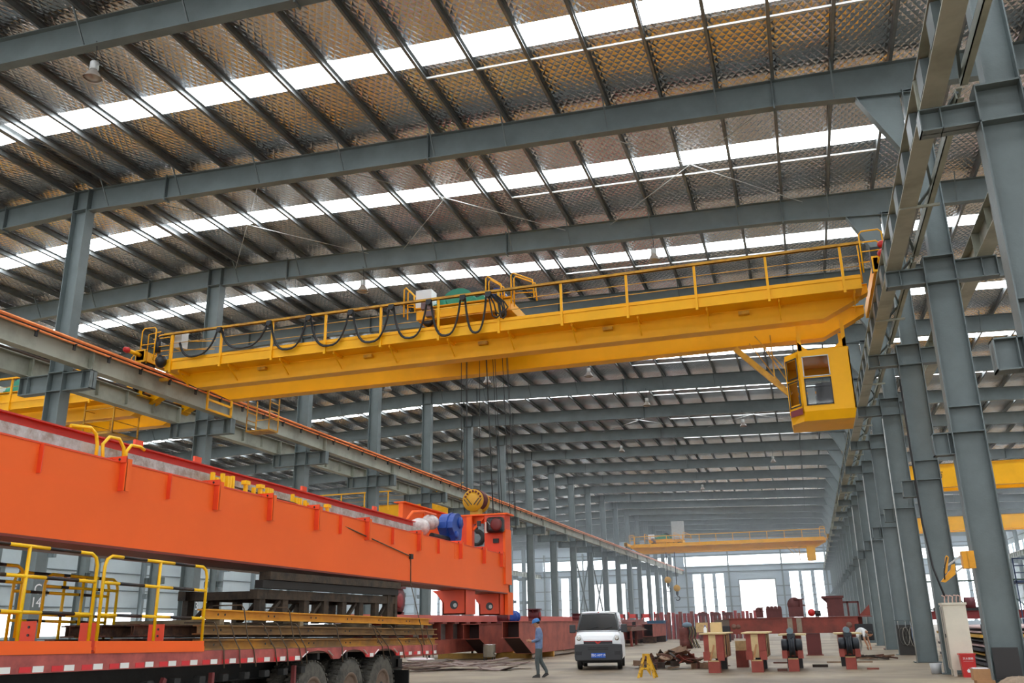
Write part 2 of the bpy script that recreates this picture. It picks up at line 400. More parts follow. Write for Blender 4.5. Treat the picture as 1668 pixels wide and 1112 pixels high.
def right_column(k):
    yc = YC(k)
    t = thing('steel_column', 'wide grey steel column in the right row of the main hall, %s from the camera' % ORD[k+1], 'column', (3.75, yc, 0))
    m1 = MB(); hcol(m1, 3.41, 4.1, yc, 0, 9.1, .4); m1.build('lower_shaft', STEEL, t)
    m1 = MB(); hcol(m1, 3.6, 4.1, yc, 9.75, 14.4, .34); m1.build('upper_shaft', STEEL, t)
    m1 = MB(); hcol(m1, 3.41, 4.1, yc, 9.1, 9.75); m1.box(3.41, 4.1, yc-.2, yc+.2, 9.08, 9.11); m1.box(3.41, 4.1, yc-.2, yc+.2, 9.73, 9.76); m1.build('joint_stiffener', STEEL, t)
    m1 = MB(); bracket(m1, 2.55, 3.41, yc, 9.1, 9.5, tip='lo'); m1.build('crane_bracket', STEEL, t)
    m1 = MB(); bracket(m1, 4.1, 5.0, yc, 9.1, 9.6); m1.build('crane_bracket', STEEL, t)
    m1 = MB(); bracket(m1, 3.0, 3.41, yc, 5.0, 5.5, tip='lo'); m1.box(3.43, 4.08, yc-.19, yc-.01, 5.48, 5.5); m1.box(3.43, 4.08, yc-.19, yc-.01, 6.06, 6.08); m1.build('low_bracket', STEEL, t)
    m1 = MB(); m1.prism([(3.55, 14.38), (2.55, 14.38), (3.58, 12.4)], 'y', yc-.008, yc+.008); m1.prism([(2.5, 14.4), (2.5, 14.36), (3.57, 12.3), (3.6, 12.36)], 'y', yc-.15, yc+.15); m1.build('haunch', STEEL, t)
    m1 = MB(); m1.box(3.3, 4.2, yc-.28, yc+.28, 0, .03); m1.build('base_plate', STEEL_D, t)
    return t
for k in range(-1, 19): right_column(k)
def far_left_column(k):
    yc = YC(k)
    t = thing('steel_column', 'grey steel column in the far row beyond the left hall, %s from the camera' % ORD[k+1], 'column', (-48.45, yc, 0))
    m1 = MB(); hcol(m1, -48.8, -48.1, yc, 0, 14.4, .4); m1.build('shaft', STEEL, t)
    m1 = MB(); bracket(m1, -48.1, -47.2, yc, 9.0, 9.5); bracket(m1, -49.7, -48.8, yc, 9.0, 9.5, tip='lo'); m1.build('crane_bracket', STEEL, t)
    m1 = MB(); bracket(m1, -48.1, -47.6, yc, 5.0, 5.5); bracket(m1, -49.3, -48.8, yc, 5.0, 5.5, tip='lo'); m1.build('low_bracket', STEEL, t)
for k in range(-1, 19): far_left_column(k)
def outer_column(k, x, side, first):
    yc = YC(k)
    t = thing('steel_column', 'grey steel column against the %s outer wall, %s from the camera' % (side, ORD[k-first]), 'column', (x, yc, 0))
    s_ = 1 if x < 0 else -1
    m1 = MB(); hcol(m1, min(x, x+s_*.55), max(x, x+s_*.55), yc, 0, ztop(x)-.8); m1.build('shaft', STEEL, t)
    m1 = MB()
    if s_ > 0: bracket(m1, x+.55, x+1.6, yc, 8.9, 9.5); bracket(m1, x+.55, x+1.1, yc, 5.1, 5.7)
    else: bracket(m1, x-1.6, x-.55, yc, 8.9, 9.5, tip='lo')
    m1.build('crane_bracket', STEEL, t)
for k in range(1, 19): outer_column(k, XLL, 'left', 1)
for k in range(3, 19): outer_column(k, XRR, 'right', 3)
# numbers painted on the left columns
tcol = [o for o in C.objects if o.get('label', '').startswith('tall grey steel column in the left row of the main hall, first ')][0]
text_mesh('C', .42, 'painted_letter', WHITE, tcol, facing((-22.04, YC(0), 2.78), (1,0,0)))
text_mesh('14', .42, 'painted_number', WHITE, tcol, facing((-22.04, YC(0), 2.40), (1,0,0)))
tcol2 = [o for o in C.objects if o.get('label', '').startswith('tall grey steel column in the left row of the main hall, second ')][0]
text_mesh('C', .42, 'painted_letter', WHITE, tcol2, facing((-22.04, YC(1), 2.78), (1,0,0)))
text_mesh('13', .42, 'painted_number', WHITE, tcol2, facing((-22.04, YC(1), 2.40), (1,0,0)))

# ------------------------------------------------------------------ crane runways
def runway(xr, label, k0, k1, z0=9.52, side=1, bars=True):
    t = thing('crane_runway', label, 'crane runway', (xr, YC(k0), z0))
    for k in range(k0, k1):
        a, b = YC(k)+.01, YC(k+1)-.01
        m1 = MB(); m1.ibeam_y(xr, z0, z0+.66, a, b, .34, .025, .016)
        n = 1 if bars or xr == 2.75 else 5
        for j in range(1, n): 
            y = a + (b-a)*j/n
            m1.box(xr-.14, xr+.14, y-.006, y+.006, z0+.12, z0+.635)
        m1.box(xr-.17, xr+.17, a, a+.02, z0, z0+.66); m1.box(xr-.17, xr+.17, b-.02, b, z0, z0+.66)
        m1.build('beam_segment', RUNWAY, t)
    m1 = MB(); y0, y1 = YC(k0), YC(k1)
    m1.box(xr-.06, xr+.06, y0, y1, z0+.665, z0+.68); m1.box(xr-.012, xr+.012, y0, y1, z0+.68, z0+.76); m1.box(xr-.035, xr+.035, y0, y1, z0+.76, z0+.80)
    m1.build('crane_rail', RAIL, t)
    if bars:
        for i, dz in enumerate((.60, .72)):
            m1 = MB(); xx = xr + side*(.24 + .03*i)
            m1.cyl((xx, y0, z0+dz), (xx, y1, z0+dz), .05 if i else .035, 8); m1.build('conductor_bar', COPPER, t)
        for j in range(int((y1-y0)/1.5)):
            y = y0 + .6 + j*1.5
            if y > 75: break
            m1 = MB(); m1.box(xr+side*.16, xr+side*.30, y-.03, y+.03, z0+.56, z0+.60); m1.box(xr+side*.2, xr+side*.24, y-.05, y+.05, z0+.40, z0+.58); m1.build('insulator', DARK, t)
    return t
runway(-21.25, 'long grey crane runway beam with orange conductor bars on the left columns', -3, 19, side=1)
runway(-23.7, 'darker crane runway beam on the far side of the left columns', -3, 19, side=-1, bars=False)
rw = runway(2.75, 'grey crane runway beam on the right columns of the main hall', -3, 19, z0=9.5, side=-1, bars=False)
for k in range(-2, 9):   # walkway channel, ties and lacing beside the right runway
    a, b = YC(k)+.2, YC(k+1)-.2
    m1 = MB(); m1.box(3.22, 3.24, a, b, 9.78, 9.98); m1.box(3.22, 3.34, a, b, 9.78, 9.79); m1.box(3.22, 3.34, a, b, 9.97, 9.98); m1.build('side_channel', RUNWAY, rw)
    for j in range(2):
        y = a + (b-a)*(.5 if j else .02)
        m1 = MB(); m1.bar((2.58, y, 9.49), (3.34, y, 9.49), .06, .05); m1.build('cross_tie', RUNWAY, rw)
    for j in range(4):
        ya, yb = a + (b-a)*j/4, a + (b-a)*(j+1)/4
        m1 = MB(); m1.bar((2.9, ya if j % 2 else yb, 9.9), (3.25, yb if j % 2 else ya, 9.9), .05, .04); m1.build('lacing_bar', STEEL_D, rw)
for k in range(-2, 6):
    m1 = MB()
    for j in range(5):
        y = YC(k) + 1.0 + j*1.45
        m1 = MB(); m1.prism([(2.60, 10.1), (2.60, 9.62), (2.74, 9.55), (2.74, 10.1)], 'y', y, y+.5); m1.build('web_stiffener', STEEL_D, rw)
runway(4.75, 'crane runway beam on the right hall side of the right columns', -2, 19, z0=9.6, bars=False)
runway(-47.5, 'crane runway beam on the far row of columns beyond the left hall', -1, 19, bars=False)
runway(XRR-1.4, 'crane runway beam along the far right outer wall', 3, 19, bars=False)

# ------------------------------------------------------------------ end wall and side walls
def holes_wall(mb, axis, pos, th, u0, u1, z0, z1, holes):
    us = sorted({u0, u1, *[h[0] for h in holes], *[h[1] for h in holes]}); zs = sorted({z0, z1, *[h[2] for h in holes], *[h[3] for h in holes]})
    for a, b in zip(us, us[1:]):
        for c, d in zip(zs, zs[1:]):
            mu, mz = (a+b)/2, (c+d)/2
            if any(h[0] < mu < h[1] and h[2] < mz < h[3] for h in holes): continue
            if axis == 'y': mb.box(a, b, pos, pos+th, c, d)
            else: mb.box(pos, pos+th, a, b, c, d)
for name, xa, xb, sh in (('wall_back', -22.3, 4.0, 0), ('wall_back_left', -48.4, -22.3, -26.1), ('wall_back_far_left', -75.3, -48.4, -52.2), ('wall_back_right', 4.0, 30.2, 26.1)):
    hs = []
    for a, b in ((-19.5, -18.1), (-17.5, -16.1), (-15.5, -14.15), (-3.1, -1.6), (-1.05, .4), (1.0, 2.4)):
        hs.append((a+sh, b+sh, 1.0, 9.5, 'strip'))
    band = (max(-20.9+sh, xa+.05), min(3.3+sh, xb-.05), 10.9, 12.5, 'band'); hs.append(band)
    door = (-11.57+sh, -5.57+sh, 0, 8.3, 'door')
    m1 = MB(); holes_wall(m1, 'y', YEND, .15, xa, xb, 0, 13.4, [h[:4] for h in hs] + [door[:4]])
    w = struct(m1.build(name, CLAD))
    m1 = MB(); m1.add([(xa, YEND, 13.4), (xb, YEND, 13.4), (xb, YEND, ztop(xb)+.3), (xa, YEND, ztop(xa)+.3)], [(0,1,2,3)]); m1.build('gable_panel', CLAD, w)
    for h in hs:
        m2 = MB(); m2.box(h[0], h[1], YEND+.06, YEND+.08, h[2], h[3]); f = m2.build('window_pane', WIN, w)
    for z in (2.4, 4.0, 5.6, 7.2, 9.8, 10.7, 12.7, 13.3):
        m2 = MB()
        segs = [xa]; blk = [h for h in hs + [door] if h[2] < z < h[3]]
        for h in sorted(blk): segs += [h[0], h[1]]
        segs.append(xb)
        for a, b in zip(segs[::2], segs[1::2]):
            if b-a > .05: m2.box(a, b, YEND-.12, YEND-.02, z-.06, z+.06)
        m2.build('girt', STEEL_D, w)
    for x in (-20.6, -13.2, -4.2, 3.0):
        m2 = MB(); m2.box(x+sh-.13, x+sh+.13, YEND-.4, YEND-.13, 0, 13.8); m2.build('wind_post', STEEL, w)
    m2 = MB(); m2.box(door[0]-.15, door[0], YEND-.1, YEND+.2, 0, 8.45); m2.box(door[1], door[1]+.15, YEND-.1, YEND+.2, 0, 8.45); m2.box(door[0], door[1], YEND-.1, YEND+.2, 8.3, 8.45)
    m2.build('door_frame', STEEL_D, w)
for name, x, s_ in (('wall_left', -75.4, 1), ('wall_right', 30.4, -1)):
    hs = [(YC(k)+.5, YC(k+1)-.5, 1.2, 3.6) for k in range(-2, 19)] + [(YC(k)+.5, YC(k+1)-.5, 10.8, 12.2) for k in range(-2, 19)]
    hs = [(a, min(b, YEND-.3), c, d) for a, b, c, d in hs]
    m1 = MB(); holes_wall(m1, 'x', x, .15, YNEAR, YEND, 0, ztop(x)+.3, hs); w = struct(m1.build(name, CLAD_W))
    for h in hs:
        m2 = MB(); m2.box(x+.06, x+.08, h[0], h[1], h[2], h[3]); m2.build('window_pane', WIN, w)
    for z in (.9, 4.1, 6.0, 7.9, 9.8, 13.0):
        m2 = MB(); m2.box(x+.16 if s_ > 0 else x-.1, x+.26 if s_ > 0 else x-.01, YNEAR, YEND, z-.06, z+.06); m2.build('girt', STEEL_D, w)

# ------------------------------------------------------------------ bridge cranes
def girder_poly(xa, xb, z0, z1, rise, run):
    return [(xa, z1), (xa, z0+rise), (xa+.25, z0+rise-.12), (xa+run, z0), (xb-run, z0), (xb-.25, z0+rise-.12), (xb, z0+rise), (xb, z1)]
def bridge_crane(label, xa, xb, y0, z0, xra, xrb, group=None, detail=2, walk=True, post_step=2.0, rail_xb=None, cage=True, top=10.45):
    t = thing('bridge_crane', label, 'crane', ((xa+xb)/2, y0, z0), group)
    gy = (y0+.7, y0+2.57)
    for i, g in enumerate(gy):
        m1 = MB(); p = girder_poly(xa, xb, z0, top, .62, 1.25)
        m1.prism(p, 'y', g+.03, g+.41)
        q = [(xa+1.25, z0-.02), (xb-1.25, z0-.02), (xb-1.25, z0+.012), (xa+1.25, z0+.012)]; m1.prism(q, 'y', g, g+.44)
        for sgn, xe in ((1, xa), (-1, xb)):
            m1.prism([(xe+sgn*.25, z0+.48), (xe+sgn*1.25, z0-.02), (xe+sgn*1.25, z0+.012), (xe+sgn*.25, z0+.52)], 'y', g, g+.44)
        m1.prism([(xa, top), (xb, top), (xb, top+.025), (xa, top+.025)], 'y', g-.03, g+.47)
        m1.build('main_girder', YEL, t)
        m1 = MB(); m1.box(xa+.4, xb-.4, g+.19, g+.25, top+.025, top+(.40 if detail > 1 else .09)); m1.build('trolley_rail', RAIL, t)
    for x, xr in ((xa, xra), (xb, xrb)):       # end carriages
        m1 = MB(); m1.box(xr-.16, xr+.16, y0-.35, y0+3.9, z0+.86, z0+1.2); m1.box(xr-.2, xr+.2, y0-.35, y0-.33, z0+.8, z0+1.25)
        c = m1.build('end_carriage', YEL, t)
        for yy in (y0+.1, y0+3.4):
            m2 = MB(); m2.lathe([(.14, -.09), (.27, -.09), (.27, -.06), (.23, -.055), (.23, .055), (.27, .06), (.27, .09), (.14, .09)], (xr, yy, z0+.9), 'x', 20); m2.build('wheel', BLACKP, c)
        if detail > 1:
            m2 = MB(); m2.cyl((xr, y0-.35, z0+1.05), (xr, y0-.95, z0+1.05), .075, 12); m2.build('buffer_arm', YEL, c)
            m2 = MB(); m2.lathe([(.10, 0), (.11, -.04), (.085, -.16), (.05, -.2)], (xr, y0-.95, z0+1.05), 'y', 14); m2.build('buffer', RED, c)
    if not walk: return t
    if detail > 0:
        m1 = MB(); m1.box(xa+.4, xb-.2, y0+.0, y0+.7, top-.32, top-.3); m1.build('walkway_floor', YEL, t)
        m1 = MB(); m1.box(xa+.4, xb-.2, y0-.012, y0, top-.32, top+.07); m1.box(xa+.4, xb-.2, y0-.04, y0, top-.04, top-.0); m1.box(xa+.4, xb-.2, y0-.02, y0+.04, top-.335, top-.32); m1.build('toe_board', YEL, t)
    x = xb-.65; i = 0
    while x > xa + .5:
        m1 = MB(); m1.box(x-.035, x+.035, y0-.075, y0-.012, top-.42, top+.95); m1.build('railing_post', YEL, t)
        if detail > 1:
            m1 = MB(); m1.bar((x+.25, y0+.1, top-.36), (x+.25, y0+.68, top-.36), .05, .09); m1.bar((x+.25, y0+.15, top-.4), (x+.25, y0+.7, top-.75), .02, .05); m1.build('walkway_bracket', YEL, t)
            if i % 2: 
                m1 = MB(); m1.box(x-.9, x-.6, y0+.55, y0+.69, top-.5, top-.4); m1.build('cable_clip', YEL_D, t)
        x -= post_step; i += 1
    m1 = MB(); m1.box(xa+.3, xb-.05, y0-.1, y0-.03, top+.93, top+1.01); m1.box(xa+.3, xb-.05, y0-.12, y0-.01, top+.93, top+.945); m1.build('top_rail', YEL_D if detail > 1 else YEL, t)
    for dz in (.3, .62):
        m1 = MB(); m1.cyl((xa+.5, y0-.04, top+dz), (xb-.2, y0-.04, top+dz), .012, 5); m1.build('mid_rail', YEL_D, t)
    for x, s_ in ((xa, 1), (xb, -1)):           # hoop railings at the ends
        for yy in (y0-.3, y0+.5):
            m1 = MB(); xe = x + s_*.05 - (.5*s_ if detail > 1 else 0)
            m1.tube([(xe, yy, z0+1.15), (xe, yy, top+1.12), (xe+s_*.08, yy, top+1.2), (xe+s_*.5, yy, top+1.2), (xe+s_*.58, yy, top+1.12), (xe+s_*.58, yy, top)], .022, 6)
            m1.tube([(xe, yy, top+.6), (xe+s_*.58, yy, top+.6)], .016, 6)
            m1.build('end_railing', YEL, t)
    return t
main_crane = bridge_crane('large yellow double girder bridge crane spanning the main hall, nearest and highest in the picture', -20.85, 2.45, 24.5, 9.62, -21.25, 2.75)
# electric gear at the left end
m1 = MB(); m1.box(-20.25, -19.95, 24.6, 24.95, 10.95, 11.55); m1.build('control_box', GREYL, main_crane)
m1 = MB(); m1.sphere((-20.55, 24.4, 10.45), .2, 8, 1, 1, 1.2); m1.cyl((-20.7, 24.35, 10.75), (-20.7, 24.35, 11.3), .1, 10); m1.build('travel_motor', BLACKP, main_crane)
m1 = MB(); m1.box(2.55, 2.9, 24.2, 24.5, 10.5, 11.15); m1.build('travel_motor', BLACKP, main_crane)
m1 = MB(); m1.sphere((2.86, 24.2, 11.2), .11, 8); m1.build('warning_lamp', RED, main_crane)
for yy in (24.3,):
    m1 = MB()
    for z in (10.6, 10.95, 11.25): m1.tube([(-20.9, yy, z), (-20.2, yy, z)], .014, 5)
    for z in (10.62, 10.95, 11.25): m1.tube([(-20.0, 24.9, z), (-19.0, 25.2, z)], .014, 5)
    m1.tube([(-21.1, yy, 10.4), (-21.1, yy, 11.45), (-20.6, yy, 11.5)], .02, 6)
    m1.build('ladder_rail', YEL, main_crane)
# festoon cables
px = [-19.9, -18.25, -16.3, -14.8, -13.25, -11.8, -10.5, -9.35, -8.5]
lo = [10.62, 10.55, 10.3, 10.25, 10.2, 10.18, 10.12, 10.1]
for i, (a, b) in enumerate(zip(px, px[1:])):
    m1 = MB(); za = 11.33 if i else 11.0
    for o in (0, .035):
        pts = []
        for j in range(13):
            u = j/12; w = 2*u-1
            sh = math.cosh(2.1*w); sh = (sh-1)/(math.cosh(2.1)-1)
            pts.append((a+.07 + (b-a-.14)*(.5+.5*math.copysign(abs(w)**.75, w)), 24.36+o, lo[i] + o + (max(za, 11.33) - .02 - lo[i])*sh + (0 if i else -(1-u)*.3)))
        m1.tube(pts, .028, 6)
    m1.build('festoon_cable', BLACK, main_crane)
    m1 = MB(); m1.box(b-.09, b+.09, 24.33, 24.43, 11.28, 11.40); m1.cyl((b, 24.3, 11.3), (b, 24.46, 11.3), .09, 10); m1.build('cable_trolley', BLACKP, main_crane)
m1 = MB()
for j, (dx, zl) in enumerate(((.0, 10.5), (.12, 10.6), (.26, 10.45), (.35, 10.7))):
    m1.tube([(-8.5+dx*.3, 24.36, 11.3), (-8.42+dx, 24.33, 10.95), (-8.36+dx, 24.33, zl+.08), (-8.22+dx*.8, 24.33, zl), (-8.1+dx*.7, 24.33, zl+.1), (-8.12+dx*.4, 24.36, 11.0), (-8.3, 24.38, 11.3)], .026, 6)
m1.build('cable_bundle', BLACK, main_crane)
# cab under the right end
ct = MB()
pl = [(.40, 25.5), (1.76, 25.5), (1.76, 27.3), (.02, 27.3), (.02, 25.95)]
def ring_prism(mb, pa, za, pb, zb_):
    n = len(pa); vv = [(x, y, za) for x, y in pa] + [(x, y, zb_) for x, y in pb]
    mb.add(vv, [(i, (i+1) % n, (i+1) % n+n, i+n) for i in range(n)] + [list(range(n))[::-1], list(range(n, 2*n))])
low = [(.36, 25.62), (1.70, 25.62), (1.70, 27.2), (.05, 27.2), (.05, 26.05)]
ring_prism(ct, low, 6.80, pl, 7.05)
# panelled front with two openings, posts and solid right part
def panel(mb, a, b, y, z0_, z1_, th=.03): mb.box(a, b, y, y+th, z0_, z1_)
panel(ct, 1.20, 1.76, 25.5, 7.05, 8.72); panel(ct, .40, .48, 25.5, 7.05, 8.72); panel(ct, .48, 1.20, 25.5, 7.05, 7.22); panel(ct, .48, 1.20, 25.5, 7.98, 8.04); panel(ct, .48, 1.20, 25.5, 8.62, 8.72)
panel(ct, .02, .3, 27.27, 7.05, 8.72); panel(ct, 1.3, 1.76, 27.27, 7.05, 8.72); panel(ct, .3, 1.3, 27.27, 7.05, 7.4); panel(ct, .3, 1.3, 27.27, 8.5, 8.72); panel(ct, .3, 1.3, 27.27, 7.95, 8.02); ct.box(1.73, 1.76, 25.5, 27.3, 7.05, 8.72); ct.box(.02, .05, 25.95, 27.3, 7.05, 7.25); ct.box(.02, .05, 25.95, 27.3, 8.62, 8.72); ct.box(.02, .06, 26.6, 26.68, 7.05, 8.72); ct.box(.02, .06, 25.93, 26.0, 7.05, 8.72); ct.box(.02, .05, 27.0, 27.3, 7.05, 8.72)
cdir = Vector((.40-.02, 25.5-25.95, 0)).normalized()
def cpt(u, z): return (.02 + (.38)*u, 25.95 - .45*u, z)
for ua, ub, za, zb_ in ((0, 1, 7.05, 7.3), (0, 1, 7.93, 8.0), (0, 1, 8.58, 8.72), (0, .12, 7.05, 8.72), (.86, 1, 7.05, 8.72)):
    p, q = Vector(cpt(ua, 0)), Vector(cpt(ub, 0)); nrm = Vector((-.45, -.38, 0)).normalized()*.02
    a, b = p, q; ct.add([(a.x+nrm.x, a.y+nrm.y, za), (b.x+nrm.x, b.y+nrm.y, za), (b.x-nrm.x, b.y-nrm.y, za), (a.x-nrm.x, a.y-nrm.y, za), (a.x+nrm.x, a.y+nrm.y, zb_), (b.x+nrm.x, b.y+nrm.y, zb_), (b.x-nrm.x, b.y-nrm.y, zb_), (a.x-nrm.x, a.y-nrm.y, zb_)],
        [(0,3,2,1),(4,5,6,7),(0,1,5,4),(1,2,6,5),(2,3,7,6),(3,0,4,7)])
ring_prism(ct, [(x, y) for x, y in pl], 8.72, [(x, y) for x, y in pl], 8.80)
ring_prism(ct, pl, 8.80, [(.55, 25.7), (1.7, 25.6), (1.7, 27.2), (.2, 27.2), (.2, 26.1)], 8.86)
cab = ct.build('operator_cab', YEL, main_crane)
def frame(mb, x0, x1, y, z0_, z1_, w=.03):
    mb.box(x0, x1, y, y+.03, z0_, z0_+w); mb.box(x0, x1, y, y+.03, z1_-w, z1_); mb.box(x0, x0+w, y, y+.03, z0_, z1_); mb.box(x1-w, x1, y, y+.03, z0_, z1_)
m2 = MB(); frame(m2, .48, 1.20, 25.48, 8.03, 8.63, .025); m2.build('window_frame', GREYL, cab)
m2 = MB(); frame(m2, .48, 1.20, 25.48, 7.21, 7.99, .035); m2.box(.5, 1.18, 25.485, 25.5, 7.72, 7.75); m2.build('window_frame', BLACKP, cab)
for z in ((8.05, 8.61), (7.24, 7.96)):
    m2 = MB(); m2.quad((.5, 25.51, z[0]), (1.18, 25.51, z[0]), (1.18, 25.51, z[1]), (.5, 25.51, z[1])); m2.build('window_pane', GLASS, cab)
    a, b = cpt(.14, 0), cpt(.84, 0)
    m2 = MB(); m2.quad((a[0], a[1], z[0]+.02), (b[0], b[1], z[0]+.02), (b[0], b[1], z[1]-.02), (a[0], a[1], z[1]-.02)); m2.build('window_pane', GLASS, cab)
    for (a, b) in ((.12, .86),):
        m2 = MB(); A, B = cpt(a, z[0]), cpt(b, z[0]); A2, B2 = cpt(a, z[1]), cpt(b, z[1])
        n_ = Vector((-.026, -.022, 0))
        for P_, Q_ in ((A, B), (A2, B2), (A, A2), (B, B2)): m2.bar(Vector(P_)+n_, Vector(Q_)+n_, .03, .03)
        m2.build('window_frame', BLACKP, cab)
m2 = MB(); a, b = cpt(.1, 0), cpt(.95, 0); m2.add([(a[0]-.03, a[1]-.03, 6.98), (b[0]-.03, b[1]-.03, 6.98), (b[0]-.03, b[1]-.03, 7.16), (a[0]-.03, a[1]-.03, 7.16)], [(0,1,2,3)]); m2.build('name_plate', mat('maroon_plate', (120, 40, 48), .5), cab)
m2 = MB(); m2.box(.8, 1.3, 26.2, 26.7, 7.1, 7.5); m2.box(.8, 1.3, 26.6, 26.7, 7.5, 8.1); m2.build('seat', CHAR, cab)
m2 = MB(); m2.box(.55, .75, 26.1, 26.3, 7.1, 7.9); m2.build('console', GREYL, cab)
for x in (.42, 1.62):
    for y in (25.62, 27.1):
        m1 = MB(); m1.box(x, x+.1, y, y+.08, 8.8, 9.7)
        if y < 26: m1.prism([(1.35, 8.82), (1.72, 8.82), (1.72, 9.15)] if x > 1 else [(.42, 8.82), (.7, 8.82), (.42, 9.1)], 'y', y, y+.03)
        m1.build('cab_hanger', YEL, main_crane)
m1 = MB(); m1.bar((-1.35, 26.3, 9.3), (.08, 26.3, 7.75), .12, .16); m1.build('cab_ladder', YEL_D, main_crane)
m1 = MB()
m1.bar((-.75, 26.2, 9.6), (.05, 26.1, 8.42), .03, .03); m1.bar((-.62, 26.9, 9.6), (.05, 26.9, 8.3), .03, .03); m1.bar((-.95, 26.9, 9.6), (.05, 26.9, 7.9), .03, .03); m1.bar((-.31, 26.25, 9.6), (-.31, 26.25, 8.15), .035, .035)
m1.build('ladder_handrail', YEL_D, main_crane)
# service cages hanging under the left end
m1 = MB(); y0_, y1_ = 27.45, 28.95
m1.box(-20.83, -20.77, y0_-.05, y0_+.03, 9.4, 10.4); m1.box(-20.83, -20.77, y1_-.06, y1_+.02, 9.4, 10.4)
for z in (9.4, 9.78): m1.box(-20.83, -20.77, y0_, y1_, z, z+.08)
m1.box(-20.85, -20.3, y0_, y0_+.05, 10.36, 10.44); m1.build('collector_frame', YEL, main_crane)
m1 = MB(); xa_, xb_, ya_, yb_ = -19.15, -18.2, 27.6, 28.2
for x in (xa_, xb_):
    for y in (ya_, yb_): m1.box(x, x+.035, y, y+.035, 8.5, 9.75)
for z in (8.5, 8.9, 9.2, 9.5):
    m1.box(xa_, xa_+.03, ya_, yb_, z, z+.03); m1.box(xb_, xb_+.03, ya_, yb_, z, z+.03)
for z in (8.5, 9.0): m1.box(xa_, xb_, yb_, yb_+.03, z, z+.03)
m1.box(xa_, xb_+.03, ya_, yb_+.03, 8.46, 8.5); m1.build('maintenance_cage', YEL_D, main_crane)

def trolley(label, xc, y0, zr, s=1.0, cab_=True):
    t = thing('hoist_trolley', label, 'hoist trolley', (xc, y0+1.3, zr))
    m1 = MB()
    for y in (y0-.1, y0+2.2): m1.box(xc-1.7*s, xc+1.5*s, y, y+.16, zr+.18, zr+.55); m1.box(xc-1.75*s, xc+1.55*s, y-.04, y+.2, zr+.55, zr+.58)
    for x in (xc-1.7*s, xc-.1, xc+1.35*s): m1.box(x, x+.16, y0, y0+2.2, zr+.18, zr+.5)
    m1.box(xc-1.7*s, xc+1.5*s, y0-.1, y0+2.3, zr+.5, zr+.53)
    m1.build('trolley_frame', YEL, t)
    for x in (xc-1.35*s, xc+1.15*s):
        for y in (y0-.05, y0+1.95):
            m1 = MB(); m1.lathe([(.05, -.06), (.19, -.06), (.19, -.045), (.165, -.04), (.165, .04), (.19, .045), (.19, .06), (.05, .06)], (x, y+.12, zr+.17), 'y', 18); m1.build('wheel', BLACKP, t)
    m1 = MB(); m1.lathe([(.05, -.8), (.42, -.8), (.42, -.76), (.34, -.75), (.34, .75), (.42, .76), (.42, .8), (.05, .8)], (xc-.1, y0+1.4, zr+.95), 'y', 24); m1.build('hoist_drum', DARK, t)
    prof = [(xc-1.2*s, zr+.56), (xc-1.2*s, zr+.72)]
    for j in range(9):
        a = PI - PI*j/8; prof.append((xc-.35*s + .55*s*math.cos(a), zr+.78 + .42*math.sin(a)))
    prof += [(xc+.55*s, zr+.85), (xc+.6*s, zr+.72), (xc+.6*s, zr+.56)]
    m1 = MB(); m1.prism(prof, 'y', y0+.15, y0+.75)
    g = m1.build('gearbox', GREEN, t)
    for xx, rr in ((xc-.9*s, .16), (xc+.2*s, .1)):
        m2 = MB(); m2.lathe([(.02, -.06), (rr, -.06), (rr+.03, 0)], (xx, y0+.15, zr+.7), 'y', 14); m2.build('bearing_cover', GREEN, g)
    m1 = MB(); m1.cyl((xc+1.0*s, y0+.2, zr+.85), (xc+1.0*s, y0+.85, zr+.85), .2, 14); m1.cyl((xc+1.0*s, y0+.05, zr+.85), (xc+1.0*s, y0+.2, zr+.85), .15, 12); m1.box(xc+.85*s, xc+1.15*s, y0+.3, y0+.7, zr+.56, zr+.7); m1.build('hoist_motor', BLUE, t)
    m1 = MB(); m1.box(xc-1.75*s, xc-1.2*s, y0-.05, y0+.4, zr+.55, zr+(1.22 if cab_ else .9)); m1.build('control_box', WHITE, t)
    m1 = MB(); m1.box(xc-1.45*s, xc-1.2*s, y0-.3, y0-.1, zr+.45, zr+.72); m1.box(xc-1.3*s, xc-1.05*s, y0-.25, y0-.1, zr+.2, zr+.45); m1.build('junction_box', mat('dusty_mauve_box', (124, 104, 108), .7), t)
    for x0_, x1_ in ((xc-2.1*s, xc-1.75*s), (xc+.75*s, xc+1.25*s), (xc+1.6*s, xc+2.3*s)):
        m1 = MB()
        for y in (y0-.2, y0+.1):
            m1.tube([(x0_, y, zr+.3), (x0_, y, zr+1.25), (x0_+.06, y, zr+1.32), (x1_, y, zr+1.0), (x1_+.05, y, zr+.4)], .025, 6)
            m1.tube([(x0_, y, zr+.75), (x1_, y, zr+.7)], .018, 5)
        m1.build('guard_rail', YEL, t)
    return t
tr = trolley('hoist trolley with green gearbox, white box and blue motor on the nearest yellow crane', -9.55, 25.2, 10.86)
